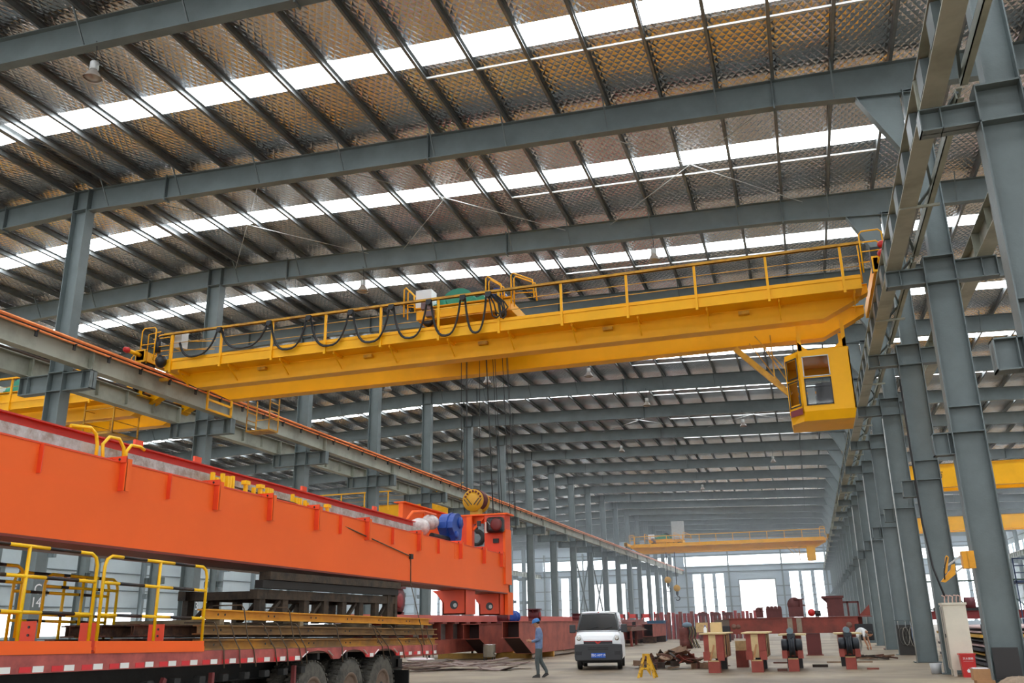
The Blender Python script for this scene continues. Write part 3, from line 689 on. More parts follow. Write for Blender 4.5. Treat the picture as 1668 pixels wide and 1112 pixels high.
# ropes and the hook block
ROPES = []
for x, y in ((-10.1, 26.2), (-10.04, 26.5), (-9.82, 26.0), (-9.5, 26.3), (-9.40, 26.6), (-9.25, 26.1), (-9.12, 26.4), (-8.98, 26.2), (-8.82, 26.5), (-8.58, 26.3), (-8.52, 26.0)):
    m1 = MB(); x2, z2 = (x, 5.55) if x < -9.45 else (x+.25, 4.3)
    m1.cyl((x, y, 11.12), (x2, y, z2), .011, 5, smooth=False); ROPES.append((m1, x))
hk = thing('hook_block', 'yellow and dark red hook block hanging on ropes behind the orange girder end', 'hook block', (-9.6, 26.1, 4.4))
for yy in (25.92, 26.5):
    m1 = MB(); m1.lathe([(.01, -.02), (.34, -.02), (.34, .02), (.01, .02)], (-9.6, yy, 5.22), 'y', 28); m1.build('side_plate', mat('hook_yellow', (206, 152, 30), .5), hk)
m1 = MB(); m1.lathe([(.05, -.2), (.32, -.2), (.28, -.14), (.32, -.08), (.28, 0), (.32, .08), (.28, .14), (.32, .2), (.05, .2)], (-9.6, 26.2, 5.27), 'y', 24)
for j in range(7):
    a = .35 + j*.4; m1.lathe([(.01, -.015), (.035, -.015), (.035, .01)], (-9.6+.26*math.cos(a), 25.89, 5.24+.26*math.sin(a)), 'y', 8)
m1.build('sheave', mat('maroon_sheave', (96, 32, 30), .5), hk)
m1 = MB()
for sx in (-1, 1):
    for o in (0, .11): m1.bar((-9.6+sx*(.03+o), 25.885, 5.08-o*.2), (-9.6+sx*(.2+o*.8), 25.885, 5.28-o*.2), .03, .02)
m1.build('slot', BLACKP, hk)
m1 = MB(); m1.box(-9.73, -9.47, 26.0, 26.4, 4.55, 5.0); m1.build('hook_shank', mat('hook_yellow', (206, 152, 30)), hk)
m1 = MB(); pts = [(-9.6, 26.2, 4.6), (-9.6, 26.2, 4.3)] + [(-9.6+.02+.2*math.cos(a), 26.2, 4.1+.2*math.sin(a)) for a in [PI/2 - j*PI*1.4/9 for j in range(10)]]
m1.tube(pts, [.06]*2+[.075]*6+[.06, .05, .04, .02], 10); m1.build('hook', DARK, hk)
for m1, x in ROPES: m1.build('hoist_rope', DARK, hk)

# crane in the left hall
lc = bridge_crane('yellow bridge crane in the left hall, seen behind the nearest left column', -46.5, -23.25, 27.0, 9.58, -46.9, -23.7, detail=1)
lt = trolley('hoist trolley with green gearbox on the left hall crane', -30.0, 27.7, 10.5, 1.1, False)
m1 = MB()
for j in range(3): m1.box(-27.9, -26.9, 26.85, 26.95, 9.95+j*.28, 10.1+j*.28)
m1.build('resistor_bank', GREYL, lc)
for x in (-25.0, -26.4):
    pass
m1 = MB(); xa_, xb_, ya_, yb_ = -26.3, -24.9, 27.2, 28.6
for x in (xa_, xb_):
    for y in (ya_, yb_): m1.box(x, x+.05, y, y+.05, 8.85, 10.4)
for z in (8.85, 9.3, 9.8): m1.box(xa_, xb_, ya_, ya_+.03, z, z+.03); m1.box(xa_, xa_+.03, ya_, yb_, z, z+.03); m1.box(xb_, xb_+.03, ya_, yb_, z, z+.03)
m1.box(xa_, xb_+.05, ya_, yb_+.05, 8.81, 8.85); m1.build('maintenance_cage', YEL_D, lc)
for x in [-32.4+.55*j for j in range(9)]:
    m1 = MB(); m1.box(x, x+.12, 29.6, 29.7, 8.75, 9.6); m1.build('rib', YEL_D, lc)
lc2 = bridge_crane('yellow bridge crane in the left hall, partly hidden behind the orange end frame', -46.5, -23.2, 62.0, 9.6, -46.9, -23.7, detail=0)
# crane far down the main hall
fc = bridge_crane('small looking yellow bridge crane at the far end of the main hall', -20.85, 2.45, 112.5, 9.8, -21.25, 2.75, detail=1, top=10.75)
ft = trolley('hoist trolley with green gearbox on the far main hall crane', -16.3, 113.3, 10.8, 1.3)
m1 = MB(); m1.box(-15.6, -14.1, 113.1, 113.7, 11.3, 13.5); m1.build('tall_cabinet', GREYL, ft)
m1 = MB(); m1.box(.15, 1.1, 112.7, 114.4, 8.2, 9.8); c2 = m1.build('operator_cab', YEL, fc)
m1 = MB(); 
for x in (-.75, .1): m1.box(x, x+.08, 112.8, 112.9, 8.2, 9.8)
for z in (8.2, 9.0, 9.72): m1.box(-.75, .15, 112.8, 112.9, z, z+.07)
m1.bar((-2.2, 113, 9.9), (-.7, 113, 8.3), .07, .07); m1.bar((-1.6, 113, 9.9), (-.7, 113, 8.8), .05, .05)
m1.build('cab_stair', YEL_D, fc)
for x, y, z in ((-21.9+4.7, 135.0, 6.6), (-17.8, 145.0, 5.6)):
    pass
# cranes in the right hall
rc1 = bridge_crane('bright yellow bridge crane in the right hall, nearer of the two', 5.1, 28.0, 57.0, 8.85, 4.75, 28.45, detail=0, walk=False, top=10.15)
text_mesh('东方', .5, 'painted_character', BLACKP, rc1, facing((7.75, 57.7, 9.55), (0,-1,0)))
rc2 = bridge_crane('bright yellow bridge crane in the right hall, farther of the two', 5.1, 28.0, 95.0, 9.5, 4.75, 28.45, detail=0, walk=False, top=10.75)

# ------------------------------------------------------------------ lamps and roof rods
def lamp(i, x, y, where):
    z = ztop(x) - 1.55
    t = thing('high_bay_lamp', 'hanging high bay lamp %s' % where, 'lamp', (x, y, z))
    m1 = MB(); m1.lathe([(.02, .30), (.09, .30), (.10, .28), (.10, .10), (.08, .08), (.02, .08)], (x, y, z), 'z', 16); m1.build('housing', GREYL, t)
    m1 = MB(); m1.lathe([(.09, .08), (.12, .03), (.18, -.07), (.22, -.16), (.23, -.17), (.17, -.07), (.10, .03)], (x, y, z), 'z', 24); m1.build('reflector', mat('lamp_reflector', (196, 188, 180), .25, .5), t)
    m1 = MB(); m1.tube([(x, y, z+.3), (x+.02, y, z+.6), (x-.03, y-.01, z+.9), (x+.05, y, ztop(x)-.75)], .012, 5); m1.build('cord', BLACK, t)
LS = [(-15.0, 14.4, 'near the top left corner of the picture'), (-15.5, 29.41, 'above the left half of the nearest crane'), (-4.0, 29.41, 'above the right half of the nearest crane'), (-21.6, 44.41, 'beside the left columns under the crane girder'),
      (-15.6, 44.41, 'just right of the hoist ropes'), (-9.9, 44.41, 'under the middle of the crane girder'), (-8.1, 51.91, 'below the crane girder, right of its middle'), (-33.0, 59.41, 'in the left hall above the orange girder'), (-3.0, 59.41, 'left of the operator cab'), (-12.6, 66.91, 'in the middle of the roof beyond the crane'),
      (-1.7, 74.41, 'farther back, left below the operator cab'), (-37.0, 74.41, 'in the left hall, farther back'), (-9.0, 89.41, 'far back above the small crane')]
for i, (x, y, w) in enumerate(LS): lamp(i, x, y, w)
def rods(k, xa, xb, where):
    t = thing('roof_tie_rods', 'thin crossed steel tie rods under the roof, %s' % where, 'tie rod', ((xa+xb)/2, YC(k)+3.7, ztop((xa+xb)/2)))
    a, b = YC(k), YC(k+1)
    for p, q in (((xa, a), (xb, b)), ((xb, a), (xa, b))):
        m1 = MB(); m1.cyl((p[0], p[1], ztop(p[0])-.12), (q[0], q[1], ztop(q[0])-.12), .014, 6, smooth=False); m1.build('rod', GREYL, t)
rods(0, -5.5, 1.2, 'behind the second skylight at the right'); rods(0, -13.8, -7.2, 'behind the second skylight in the middle'); rods(0, -21.5, -15.3, 'behind the second skylight at the left'); rods(5, -14, -7, 'farther back in the middle'); rods(5, -6, 1, 'farther back left of the operator cab')
for k in (9, 10):                                # crossed braces between left columns
    t = thing('column_brace', 'long crossed brace between the left columns, %s of two from the camera' % ('first' if k == 9 else 'second'), 'brace', (-22.35, YC(k)+3.75, 4))
    for z0_, z1_ in ((.3, 8.8), (8.8, .3)):
        m1 = MB(); m1.bar((-22.35, YC(k)+.2, z0_), (-22.35, YC(k+1)-.2, z1_), .1, .14); m1.build('brace_bar', STEEL_D, t)
#@@PART3
# ------------------------------------------------------------------ trailer with its load
def slope(mb, k=-.0155, y0=18.3):      # the trailer bed rises towards its front (towards the camera)
    for i, v in enumerate(mb.v): mb.v[i] = (v[0], v[1], v[2] + (v[1]-y0)*k)
    return mb
BOARD = mat('faded_red_side_board', (196, 96, 88), .6, 0, 0, 2.5, rgb2=(132, 62, 60), lo=.35, hi=.7, stretch=(1, 1, 1))
TYRE = mat('dusty_tyre', (92, 88, 80), .85, 0, 0, 7, rgb2=(60, 58, 54), bump=.4, bscale=50)
tr_ = thing('flatbed_trailer', 'long flatbed trailer with faded red side boards carrying the orange girder', 'trailer', (-8.85, 12.0, 0))
# side board with three wheel arches
def board_part(x):
    m1 = MB(); axles = (13.35, 14.6, 15.85)
    ys_ = [5.2]; 
    pts_b = []
    y = 2.0
    for ax in axles:
        pts_b += [(ax-.52, .98), (ax-.40, 1.06), (ax-.2, 1.105), (ax, 1.12), (ax+.2, 1.105), (ax+.40, 1.06), (ax+.52, .98)]
    pts_b = [(2.0, .98)] + pts_b + [(18.3, .98)]
    for (ya, za), (yb, zb_) in zip(pts_b, pts_b[1:]):
        m1.add([(x, ya, za), (x, yb, zb_), (x, yb, 1.16), (x, ya, 1.16), (x-.04, ya, za), (x-.04, yb, zb_), (x-.04, yb, 1.16), (x-.04, ya, 1.16)], [(0,1,2,3),(7,6,5,4),(0,4,5,1),(2,6,7,3)])
    m1.box(x-.04, x, 18.28, 18.3, .98, 1.16)
    return slope(m1)
board_part(-7.6).build('side_board', BOARD, tr_); board_part(-10.06).build('side_board', BOARD, tr_)
m1 = slope(MB().box(-10.05, -7.62, 2.0, 18.3, 1.08, 1.14)); m1.build('deck', mat('deck_planks', (96, 74, 60), .8, 0, .3, 5), tr_)
for x in (-8.35, -9.35):
    slope(MB().ibeam_y(x, .72, 1.08, 2.0, 18.1, .16, .02, .012)).build('chassis_beam', DARK, tr_)
for y in [3+.95*j for j in range(16)]:
    slope(MB().box(-10.0, -7.66, y, y+.07, .98, 1.08)).build('cross_member', DARK, tr_)
STR = mat('reflective_red', (222, 40, 48), .35); STW = mat('reflective_white', (240, 240, 236), .35)
y = 6.2; j = 0
while y < 18.0:
    near = [a for a in (13.35, 14.6, 15.85) if abs(y+.08-a) < .5]
    if not near:
        slope(MB().box(-7.6, -7.597, y, y+.15, .99, 1.045)).build('red_reflector', STR, tr_)
        slope(MB().box(-7.6, -7.596, y+.17, y+.31, .99, 1.05)).build('white_reflector', STW, tr_)
    y += .42
for a in (13.35, 14.6, 15.85):
    for s_ in (-1, 1):
        m1 = MB(); p = (-7.598, a+s_*.48, 1.03); q = (-7.598, a+s_*.33, 1.11); m1.bar(p, q, .004, .045, up=(1,0,0)); slope(m1).build('white_reflector', STW, tr_)
def wheel_prof(R=.52, w=.13):
    return [(.29, w), (.27, w*.6), (.27, -w*.6), (.29, -w), (R-.09, -w), (R-.02, -w*.8), (R, -w*.5), (R, w*.5), (R-.02, w*.8), (R-.09, w), (.29, w)]
def big_wheel(parent, x, y, z=.52, out=1):
    m1 = MB(); m1.lathe(wheel_prof(), (x, y, z), 'x', 36, caps=False)
    for j in range(36):
        a = 2*PI*j/36
        for s2 in (-.07, .07):
            c, s_ = math.cos(a+(.08 if s2 > 0 else 0)), math.sin(a+(.08 if s2 > 0 else 0)); m1.bar((x+s2-.045, y+.52*c, z+.52*s_), (x+s2+.045, y+.52*c, z+.52*s_), .045, .022, up=(0, c, s_))
    w = m1.build('wheel', TYRE, parent)
    m1 = MB(); m1.lathe([(.05, out*.0), (.16, out*.0), (.2, out*.04), (.24, out*.125), (.29, out*.13), (.30, out*.10)], (x, y, z), 'x', 28); m1.build('rim', mat('rusty_rim', (118, 98, 84), .6, .3, .3, 8), w)
    m1 = MB(); m1.lathe([(.10, out*-.02), (.11, out*.06), (.07, out*.1), (.01, out*.11)], (x, y, z), 'x', 16); m1.build('hub', DARK, w)
for y in (13.35, 14.6, 15.85):
    for x, o in ((-7.78, 1), (-8.10, 1), (-9.6, -1), (-9.9, -1)): big_wheel(tr_, x, y, .52, o)
    MB().cyl((-9.7, y, .52), (-8.0, y, .52), .07, 12).build('axle', DARK, tr_)
m1 = MB(); m1.lathe(wheel_prof(), (-8.6, 17.5, .62), 'z', 32, caps=False); m1.lathe([(.05, -.02), (.28, -.05), (.28, .05), (.05, .02)], (-8.6, 17.5, .62), 'z', 24)
for j in range(40):
    a = 2*PI*j/40; c, s_ = math.cos(a), math.sin(a); m1.bar((-8.6+.52*c, 17.5+.52*s_, .56), (-8.6+.52*c, 17.5+.52*s_, .68), .045, .022, up=(c, s_, 0))
m1.build('spare_wheel', TYRE, tr_)
MB().box(-8.2, -7.75, 17.2, 17.25, .25, .72).build('mudflap', BLACK, tr_)
MB().box(-9.1, -8.3, 17.9, 18.1, .34, .9).build('rear_frame', BLACKP, tr_)
GUARD = mat('maroon_guard_paint', (122, 52, 52), .6, 0, .2, 4)
for p, q in (((-7.66, 8.6, .55), (-7.66, 12.75, .55)), ((-7.66, 8.6, .55), (-7.66, 8.3, .98)), ((-7.66, 12.75, .55), (-7.66, 12.75, 1.0)), ((-7.66, 10.7, .55), (-7.66, 10.7, 1.0)), ((-7.66, 9.6, .62), (-7.66, 9.75, .98))):
    MB().bar(p, q, .05, .06).build('side_guard', GUARD, tr_)
for y in [8.9+.5*j for j in range(9)]: MB().box(-7.72, -7.62, y, y+.12, .88, .97).build('rope_winch', DARK, tr_)
for y in (6.4, 7.3, 8.2): MB().box(-7.9, -7.7, y, y+.35, .72, .92).build('air_tank', GREYL, tr_)
m1 = MB(); m1.box(-8.1, -7.75, 5.2, 7.9, .5, .9); m1.build('tool_box', mat('dirty_canvas', (150, 142, 128), .8, 0, .2, 6, bump=.5, bscale=8), tr_)

# steel profiles stacked on the bed: every one a beam of its own
def profile_beam(label, x, y0, y1, z0, h, w, m_, grp=None, holes=True, sl=True, cat='steel beam', nm='steel_beam'):
    mb_ = MB(); mb_.ibeam_y(x, z0, z0+h, y0, y1, w, .018, .012)
    t = thing(nm, label, cat, (x, (y0+y1)/2, z0), grp)
    if sl: slope(mb_)
    mb_.build('profile', m_, t)
    if holes:
        m2 = MB(); y = y0+.35
        while y < y1-.3:
            for dy in (0, .16):
                m2 = MB(); m2.cyl((x+.012, y+dy, z0+h*.5), (x+.0065, y+dy, z0+h*.5), .016, 8)
                if sl: slope(m2)
                m2.build('bolt_hole', BLACKP, t)
            y += 1.25
    return t
YB = mat('yellow_rail_beam', (226, 158, 34), .55, 0, 0, 1.6, rgb2=(196, 128, 30), lo=.4, hi=.7)
YB2 = mat('dirty_yellow_beam', (150, 112, 62), .65, 0, 0, 1.4, rgb2=(110, 82, 54), lo=.35, hi=.65)
YB3 = mat('half_rusty_yellow_beam', (198, 138, 40), .6, 0, 0, .9, rgb2=(132, 98, 58), lo=.4, hi=.6)
profile_beam('bright yellow steel beam, topmost of the stack along the near side of the trailer', -7.82, 10.6, 18.35, 1.56, .13, .15, YB)
profile_beam('dirty brown yellow steel beam, middle of the stack along the near side of the trailer', -7.80, 10.5, 18.6, 1.36, .125, .15, YB2)
profile_beam('half rusty yellow steel beam, lowest of the stack along the near side of the trailer', -7.78, 10.5, 18.6, 1.165, .135, .15, YB3)
for i, x in enumerate((-8.1, -8.35, -8.6, -8.85, -9.1, -9.4)):
    for j in range(2):
        profile_beam('dark steel beam in the bundle on the trailer bed, %s row inward, %s layer' % (ORD[i], ('lower', 'upper')[j]), x, 9.9-.25*((i+j) % 2), 18.2-.4*((i+j) % 3), 1.17+.17*j, .15, .16, RUST, 'bundled dark beams', holes=False)
for y in (10.9, 13.0, 15.4, 17.8):
    t = tag(slope(MB().box(-9.5, -7.74, y, y+.1, 1.49, 1.56)).build('timber_packer', mat('grey_timber', (140, 122, 96), .85, 0, .3, 8)), 'timber packer between the steel beams on the trailer, %s from the front' % ORD[(10.9, 13.0, 15.4, 17.8).index(y)], 'timber')
for i, (y, zt_, dy) in enumerate(((10.75, 1.5, .1), (11.1, 1.5, .12), (11.35, 1.74, .25), (11.9, 1.5, .25), (12.3, 1.5, .15), (12.55, 1.74, .3), (12.85, 1.5, .15), (14.1, 1.5, .05), (15.45, 1.5, .3), (15.55, 1.5, .5), (16.3, 1.5, .35), (17.3, 1.5, .25), (17.95, 1.5, .1))):
    m1 = MB(); m1.tube([(-8.2, y, zt_+.02), (-7.72, y, zt_+.02), (-7.69, y+dy*.1, zt_-.03), (-7.66, y+dy*.5, 1.3), (-7.585, y+dy*.7, 1.16), (-7.58, y+dy, .93)], .009, 5); slope(m1)
    tag(m1.build('tie_wire', mat('brown_wire', (84, 70, 54), .7)), 'twisted tie wire lashing the beams to the trailer, %s from the front' % ORD[i], 'wire', 'tie wires along the trailer')

# black trestle
ts = thing('support_trestle', 'black rusty steel trestle holding up the orange girder on the trailer', 'trestle', (-8.7, 14.7, 1.55))
BR = mat('oily_brown_steel', (74, 60, 46), .7, .1, 0, 5, rgb2=(40, 34, 28), bump=.3, bscale=20)
for x in (-8.1, -9.4):
    MB().box(x-.07, x+.07, 12.2, 17.1, 1.98, 2.12).build('top_chord', BR, ts)
    for j, y in enumerate([12.3+.66*i for i in range(8)]): MB().box(x-.05, x+.05, y, y+.16, 1.62, 1.98).build('post', BR, ts)
    for j, y in enumerate([12.5+1.3*i for i in range(4)]): MB().bar((x, y, 1.64), (x, y+.42, 1.96), .06, .05).build('brace', BR, ts)
for x in (-8.02,):
    m1 = MB(); m1.box(x-.12, x, 16.75, 16.9, 1.47, 2.14); m1.box(x-.12, x, 17.1, 17.2, 1.47, 2.14); m1.box(x-.1, x-.08, 16.9, 17.1, 1.5, 2.1); m1.build('end_leg', BR, ts)
for y in (12.3, 14.6, 16.9): MB().box(-9.4, -8.1, y, y+.12, 1.98, 2.1).build('cross_beam', BR, ts)
tag(MB().box(-8.12, -7.98, 12.25, 17.15, 2.14, 2.26).build('packing_beam', mat('black_beam', (34, 30, 27), .7)), 'black packing beam between the trestle and the timber under the orange girder', 'beam')
tag(MB().box(-8.15, -7.95, 12.4, 17.2, 2.27, 2.39).build('packing_beam', BR), 'brown packing beam directly under the orange girder', 'beam')

# ------------------------------------------------------------------ orange girder
OG = thing('crane_girder', 'long bright orange box girder lying on the trailer with end frame and drive', 'crane girder', (-8.5, 14.0, 2.4))
def gz(y): return (y-24.5)*-.0095
def gs(mb_):
    for i, v in enumerate(mb_.v): mb_.v[i] = (v[0], v[1], v[2]+gz(v[1]))
    return mb_
m1 = MB(); m1.box(-8.0, -7.99, 2.5, 24.5, 2.38, 3.02); m1.box(-8.012, -8.0, 2.5, 24.5, 3.0, 3.39); m1.box(-8.75, -8.74, 2.5, 24.5, 2.38, 3.39); m1.box(-8.76, -7.99, 24.4, 24.5, 2.38, 3.39); m1.box(-8.0, -7.99, 20.3, 20.31, 2.38, 3.39)
gs(m1).build('web_plate', ORANGE, OG)
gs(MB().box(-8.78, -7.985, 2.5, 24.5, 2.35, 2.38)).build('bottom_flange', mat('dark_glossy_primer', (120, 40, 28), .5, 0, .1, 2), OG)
gs(MB().box(-8.76, -7.99, 2.5, 24.5, 3.39, 3.41)).build('top_flange', ORANGE_D, OG)
gs(MB().box(-8.40, -8.3, 2.5, 19.0, 3.46, 3.62)).build('rail_in_foil', mat('crumpled_silver_wrap', (190, 190, 188), .35, .4, 0, 5, rgb2=(150, 140, 128), bump=.6, bscale=24), OG)
gs(MB().box(-8.62, -8.42, 2.5, 19.2, 3.62, 3.64)).build('wrapped_rail_base', ORANGE_D, OG)
gs(MB().ibeam_y(-8.65, 3.42, 3.82, 2.5, 19.3, .16, .02, .014)).build('upper_beam', mat('deep_red_primer', (198, 52, 36), .5, 0, .1, 2), OG)
for y in (9.9, 11.2, 14.3, 17.2): gs(MB().box(-8.66, -8.62, y, y+.16, 3.82, 3.92)).build('lug', ORANGE_D, OG)
for y, kind in ((7.7, 0), (6.5, 1), (8.97, 1), (9.87, 0), (10.88, 1), (12.27, 1), (13.72, 1), (14.6, 0), (15.63, 1), (16.8, 0), (18.1, 1), (19.24, 0), (20.6, 1), (22.3, 1), (23.7, 1)):
    if kind:
        gs(MB().box(-8.0, -7.90, y, y+.012, 3.04, 3.39)).build('stiffener', ORANGE_D, OG)  # shaded tone put into the stiffener colour, its edge keeps the lit orange
        gs(MB().box(-7.915, -7.9, y-.01, y+.09, 3.04, 3.44)).build('stiffener_edge', ORANGE, OG)
        b = gs(MB().box(-8.0, -7.9, y-.02, y-.0, 3.39, 3.46).box(-8.28, -7.9, y-.012, y, 3.39, 3.47)).build('bolt_plate', ORANGE_D, OG)
        for j in range(3): gs(MB().cyl((-8.22+.11*j, y-.026, 3.43), (-8.22+.11*j, y-.01, 3.43), .016, 8)).build('bolt_hole', BLACKP, b)
    else:
        gs(MB().box(-8.0, -7.94, y, y+.012, 3.06, 3.39)).build('stiffener', ORANGE_D, OG)
# underside beams across
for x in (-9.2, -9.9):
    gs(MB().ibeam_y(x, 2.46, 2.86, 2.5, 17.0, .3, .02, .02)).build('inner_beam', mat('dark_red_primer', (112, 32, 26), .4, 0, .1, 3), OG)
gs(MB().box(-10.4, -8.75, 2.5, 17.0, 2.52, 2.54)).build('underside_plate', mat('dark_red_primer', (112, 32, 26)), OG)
# feet under the far end
for y0_ in (21.35, 24.0):
    m1 = MB(); poly = [(-8.12, 1.80), (-8.12, 2.38), (-9.02, 2.38), (-8.86, 2.27), (-8.74, 2.1), (-8.72, 1.80)]
    m1.prism(poly, 'y', y0_, y0_+.03); m1.prism(poly, 'y', y0_+.62, y0_+.65); m1.box(-8.14, -8.10, y0_, y0_+.65, 1.8, 2.38); m1.box(-8.72, -8.69, y0_, y0_+.65, 1.8, 2.1); m1.box(-8.72, -8.12, y0_, y0_+.65, 1.8, 1.83)
    f = m1.build('foot', ORANGE_D, OG)  # foot takes the darker orange that stands for its shaded front
    MB().cyl((-8.42, y0_-.004, 2.03), (-8.42, y0_+.01, 2.03), .105, 20).build('hole', BLACKP, f)
    MB().cyl((-8.39, y0_-.008, 2.02), (-8.39, y0_-.004, 2.02), .05, 16).build('pin', GREYL, f)
MB().box(-8.08, -7.98, 24.3, 24.75, 1.8, 2.4).build('end_post', ORANGE, OG)
# end frame with uprights and portal beam
m1 = MB(); m1.box(-8.55, -7.95, 24.0, 24.5, 3.39, 4.52); m1.build('upright', ORANGE_D, OG)  # front shade is in the colour: darker orange on the whole upright
MB().box(-8.0, -7.93, 23.98, 24.52, 2.6, 4.1).build('end_plate', ORANGE, OG)
m1 = MB(); m1.box(-9.42, -9.02, 24.0, 24.45, 3.3, 4.5); m1.build('upright', ORANGE_D, OG)
MB().box(-9.08, -8.92, 23.97, 24.05, 3.3, 4.5).build('upright_lit_side', ORANGE, OG)  # strip in plain orange stands for the side that catches light
m1 = MB(); m1.box(-9.9, -7.85, 23.95, 24.55, 4.5, 4.54); m1.box(-9.9, -7.95, 24.2, 24.24, 4.3, 4.5); m1.build('portal_beam', ORANGE, OG)
m1 = MB(); m1.bar((-8.95, 24.1, 4.1), (-8.6, 24.1, 4.46), .05, .06); m1.build('knee_brace', ORANGE, OG)
m1 = MB(); m1.box(-9.95, -9.92, 21.4, 25.2, 3.5, 4.62); m1.build('back_plate', ORANGE, OG)
m1 = MB(); m1.box(-10.1, -9.78, 21.3, 25.3, 4.62, 4.65); m1.box(-9.98, -9.86, 21.35, 21.42, 3.4, 4.62); m1.box(-9.95, -9.88, 22.8, 22.83, 3.5, 4.6); m1.build('back_plate_flange', ORANGE, OG)
# drive: motor in plastic, reducer, brake ring
m1 = MB(); m1.sphere((-8.65, 19.7, 3.78), .36, 8, .62, 1, .6); m1.build('wrapped_motor', WRAP, OG)
m1 = MB(); m1.sphere((-8.8, 20.7, 4.0), .34, 8, .6, .95, .55); m1.build('wrapped_motor', WRAP, OG)
m1 = MB(); m1.tube([(-8.75, 19.0, 3.5), (-8.75, 19.1, 3.85), (-8.75, 19.5, 4.12), (-8.75, 20.2, 4.2), (-8.75, 20.9, 4.2)], .035, 8); m1.build('guard_hoop', ORANGE, OG)
prof = []
for j in range(16):
    a = 2*PI*j/16; prof.append((21.45+.33*math.cos(a)*(1.25 if math.sin(a) > 0 else .8), 3.88+.42*math.sin(a)*(.95 if math.sin(a) > 0 else 1.05)))
rd = MB().prism(prof, 'x', -8.75, -8.35).build('reducer', BLUE, OG)
MB().prism([(21.45+(y-21.45)*1.1, 3.88+(z-3.88)*1.06) for y, z in prof], 'x', -8.53, -8.50).build('reducer_flange', BLUE, rd)
MB().lathe([(.02, .05), (.13, .05), (.15, 0)], (-8.35, 21.55, 4.05), 'x', 16).build('bearing_cover', BLUE, rd)
MB().lathe([(.02, .04), (.09, .04), (.10, 0)], (-8.35, 21.3, 3.72), 'x', 16).build('bearing_cover', BLUE, rd)
MB().cyl((-8.55, 20.2, 3.62), (-8.55, 21.3, 3.62), .07, 12).build('drive_shaft', DARK, OG)
MB().lathe([(.05, -.1), (.28, -.1), (.28, -.05), (.2, 0), (.28, .05), (.28, .1), (.05, .1)], (-8.9, 22.4, 4.05), 'x', 22).build('brake_drum', DARK, OG)
MB().box(-9.0, -8.85, 22.2, 22.45, 3.75, 4.15).build('brake_pad', mat('pale_cream', (214, 206, 160)), OG)
pb = MB(); pb.box(-8.42, -7.92, 23.72, 23.98, 3.98, 4.42); wb = pb.build('cable_wheel_housing', BLACKP, OG); md = wb.modifiers.new('b', 'BEVEL'); md.width = .09; md.segments = 3; md.limit_method = 'NONE'
MB().lathe([(.01, -.05), (.12, -.05), (.17, -.03), (.17, 0), (.01, 0)], (-8.1, 23.72, 4.2), 'y', 22).build('wheel_disc', mat('maroon_disc', (110, 34, 32), .5), wb)
for j_ in range(3): MB().tube([(-8.36+.05*j_, 23.71, 4.3-.06*j_), (-8.28+.05*j_, 23.70, 4.2-.06*j_), (-8.22+.05*j_, 23.71, 4.24-.06*j_)], .008, 5).build('wheel_cable', GREYL, wb)
MB().box(-8.5, -8.42, 23.9, 23.99, 4.0, 4.3).build('small_bracket', CREAM, OG)
MB().box(-8.75, -8.65, 23.93, 23.99, 4.2, 4.35).build('opening', BLACKP, OG)
MB().box(-8.28, -8.12, 23.95, 24.0, 3.72, 3.84).build('opening', BLACKP, OG)
# cable tied round the girder
m1 = MB(); m1.tube([(-8.35, 11.5, 3.66), (-8.1, 13.2, 3.55), (-7.97, 15.6, 3.2), (-7.965, 17.7, 2.95), (-7.965, 17.72, 2.4), (-7.97, 17.72, 2.36), (-8.5, 17.6, 2.33)], .012, 5)
m1.tube([(-7.965, 17.72, 2.4), (-7.75, 17.75, 1.6), (-7.6, 17.8, .9)], .01, 5)
tag(m1.build('lashing_cable', mat('brown_wire', (84, 70, 54))), 'thin lashing cable tied around the orange girder near its far third', 'cable')
MB_ = MB().box(-7.99, -7.94, 17.66, 17.78, 2.9, 3.0); tag(MB_.build('cable_clamp', DARK), 'dark cable clamp on the side of the orange girder', 'clamp')
# loose yellow railing pieces standing on the girder
def hoop(nm, label, pts, x=-8.2, r=.022, grp='yellow railing pieces on the orange girder'):
    m1 = MB(); m1.tube([(x, y, z) for y, z in pts], r, 8); tag(gs(m1).build(nm, YEL_B), label, 'railing', grp)
hoop('railing_hoop', 'bent yellow railing hoop on the orange girder, nearest one with black tip', [(8.3, 3.74+.0), (8.62, 3.78), (8.72, 3.72), (8.76, 3.6), (8.76, 3.3)])
hoop('railing_hoop', 'bent yellow railing hoop on the orange girder, middle of the three', [(8.9, 3.3), (8.85, 3.62), (8.95, 3.73), (9.12, 3.74), (9.22, 3.64), (9.25, 3.35)])
hoop('railing_hoop', 'bent yellow railing hoop on the orange girder, open end pointing right', [(9.28, 3.25), (9.27, 3.6), (9.35, 3.70), (9.52, 3.71), (9.6, 3.68)])
for i, (y, z1) in enumerate(((11.06, 3.62), (11.16, 3.56), (11.3, 3.64), (11.42, 3.62), (11.48, 3.62), (11.55, 3.64), (11.9, 3.60), (12.12, 3.55), (12.3, 3.6), (12.38, 3.52), (12.5, 3.6), (12.56, 3.6), (12.62, 3.6), (13.27, 3.6), (13.38, 3.56), (13.45, 3.56), (13.52, 3.56), (13.68, 3.55), (13.75, 3.52), (14.46, 3.56))):
    m1 = MB(); m1.box(-8.2, -8.15, y-.025, y+.025, 3.34, z1); 
    if i in (6, 8, 19): m1.box(-8.22, -8.13, y-.06, y+.06, z1-.04, z1+.02)
    tag(gs(m1).build('railing_stub', YEL_B), 'short yellow railing post on top of the orange girder, %s from the left' % ORD[i], 'railing post', 'short yellow posts on the orange girder')

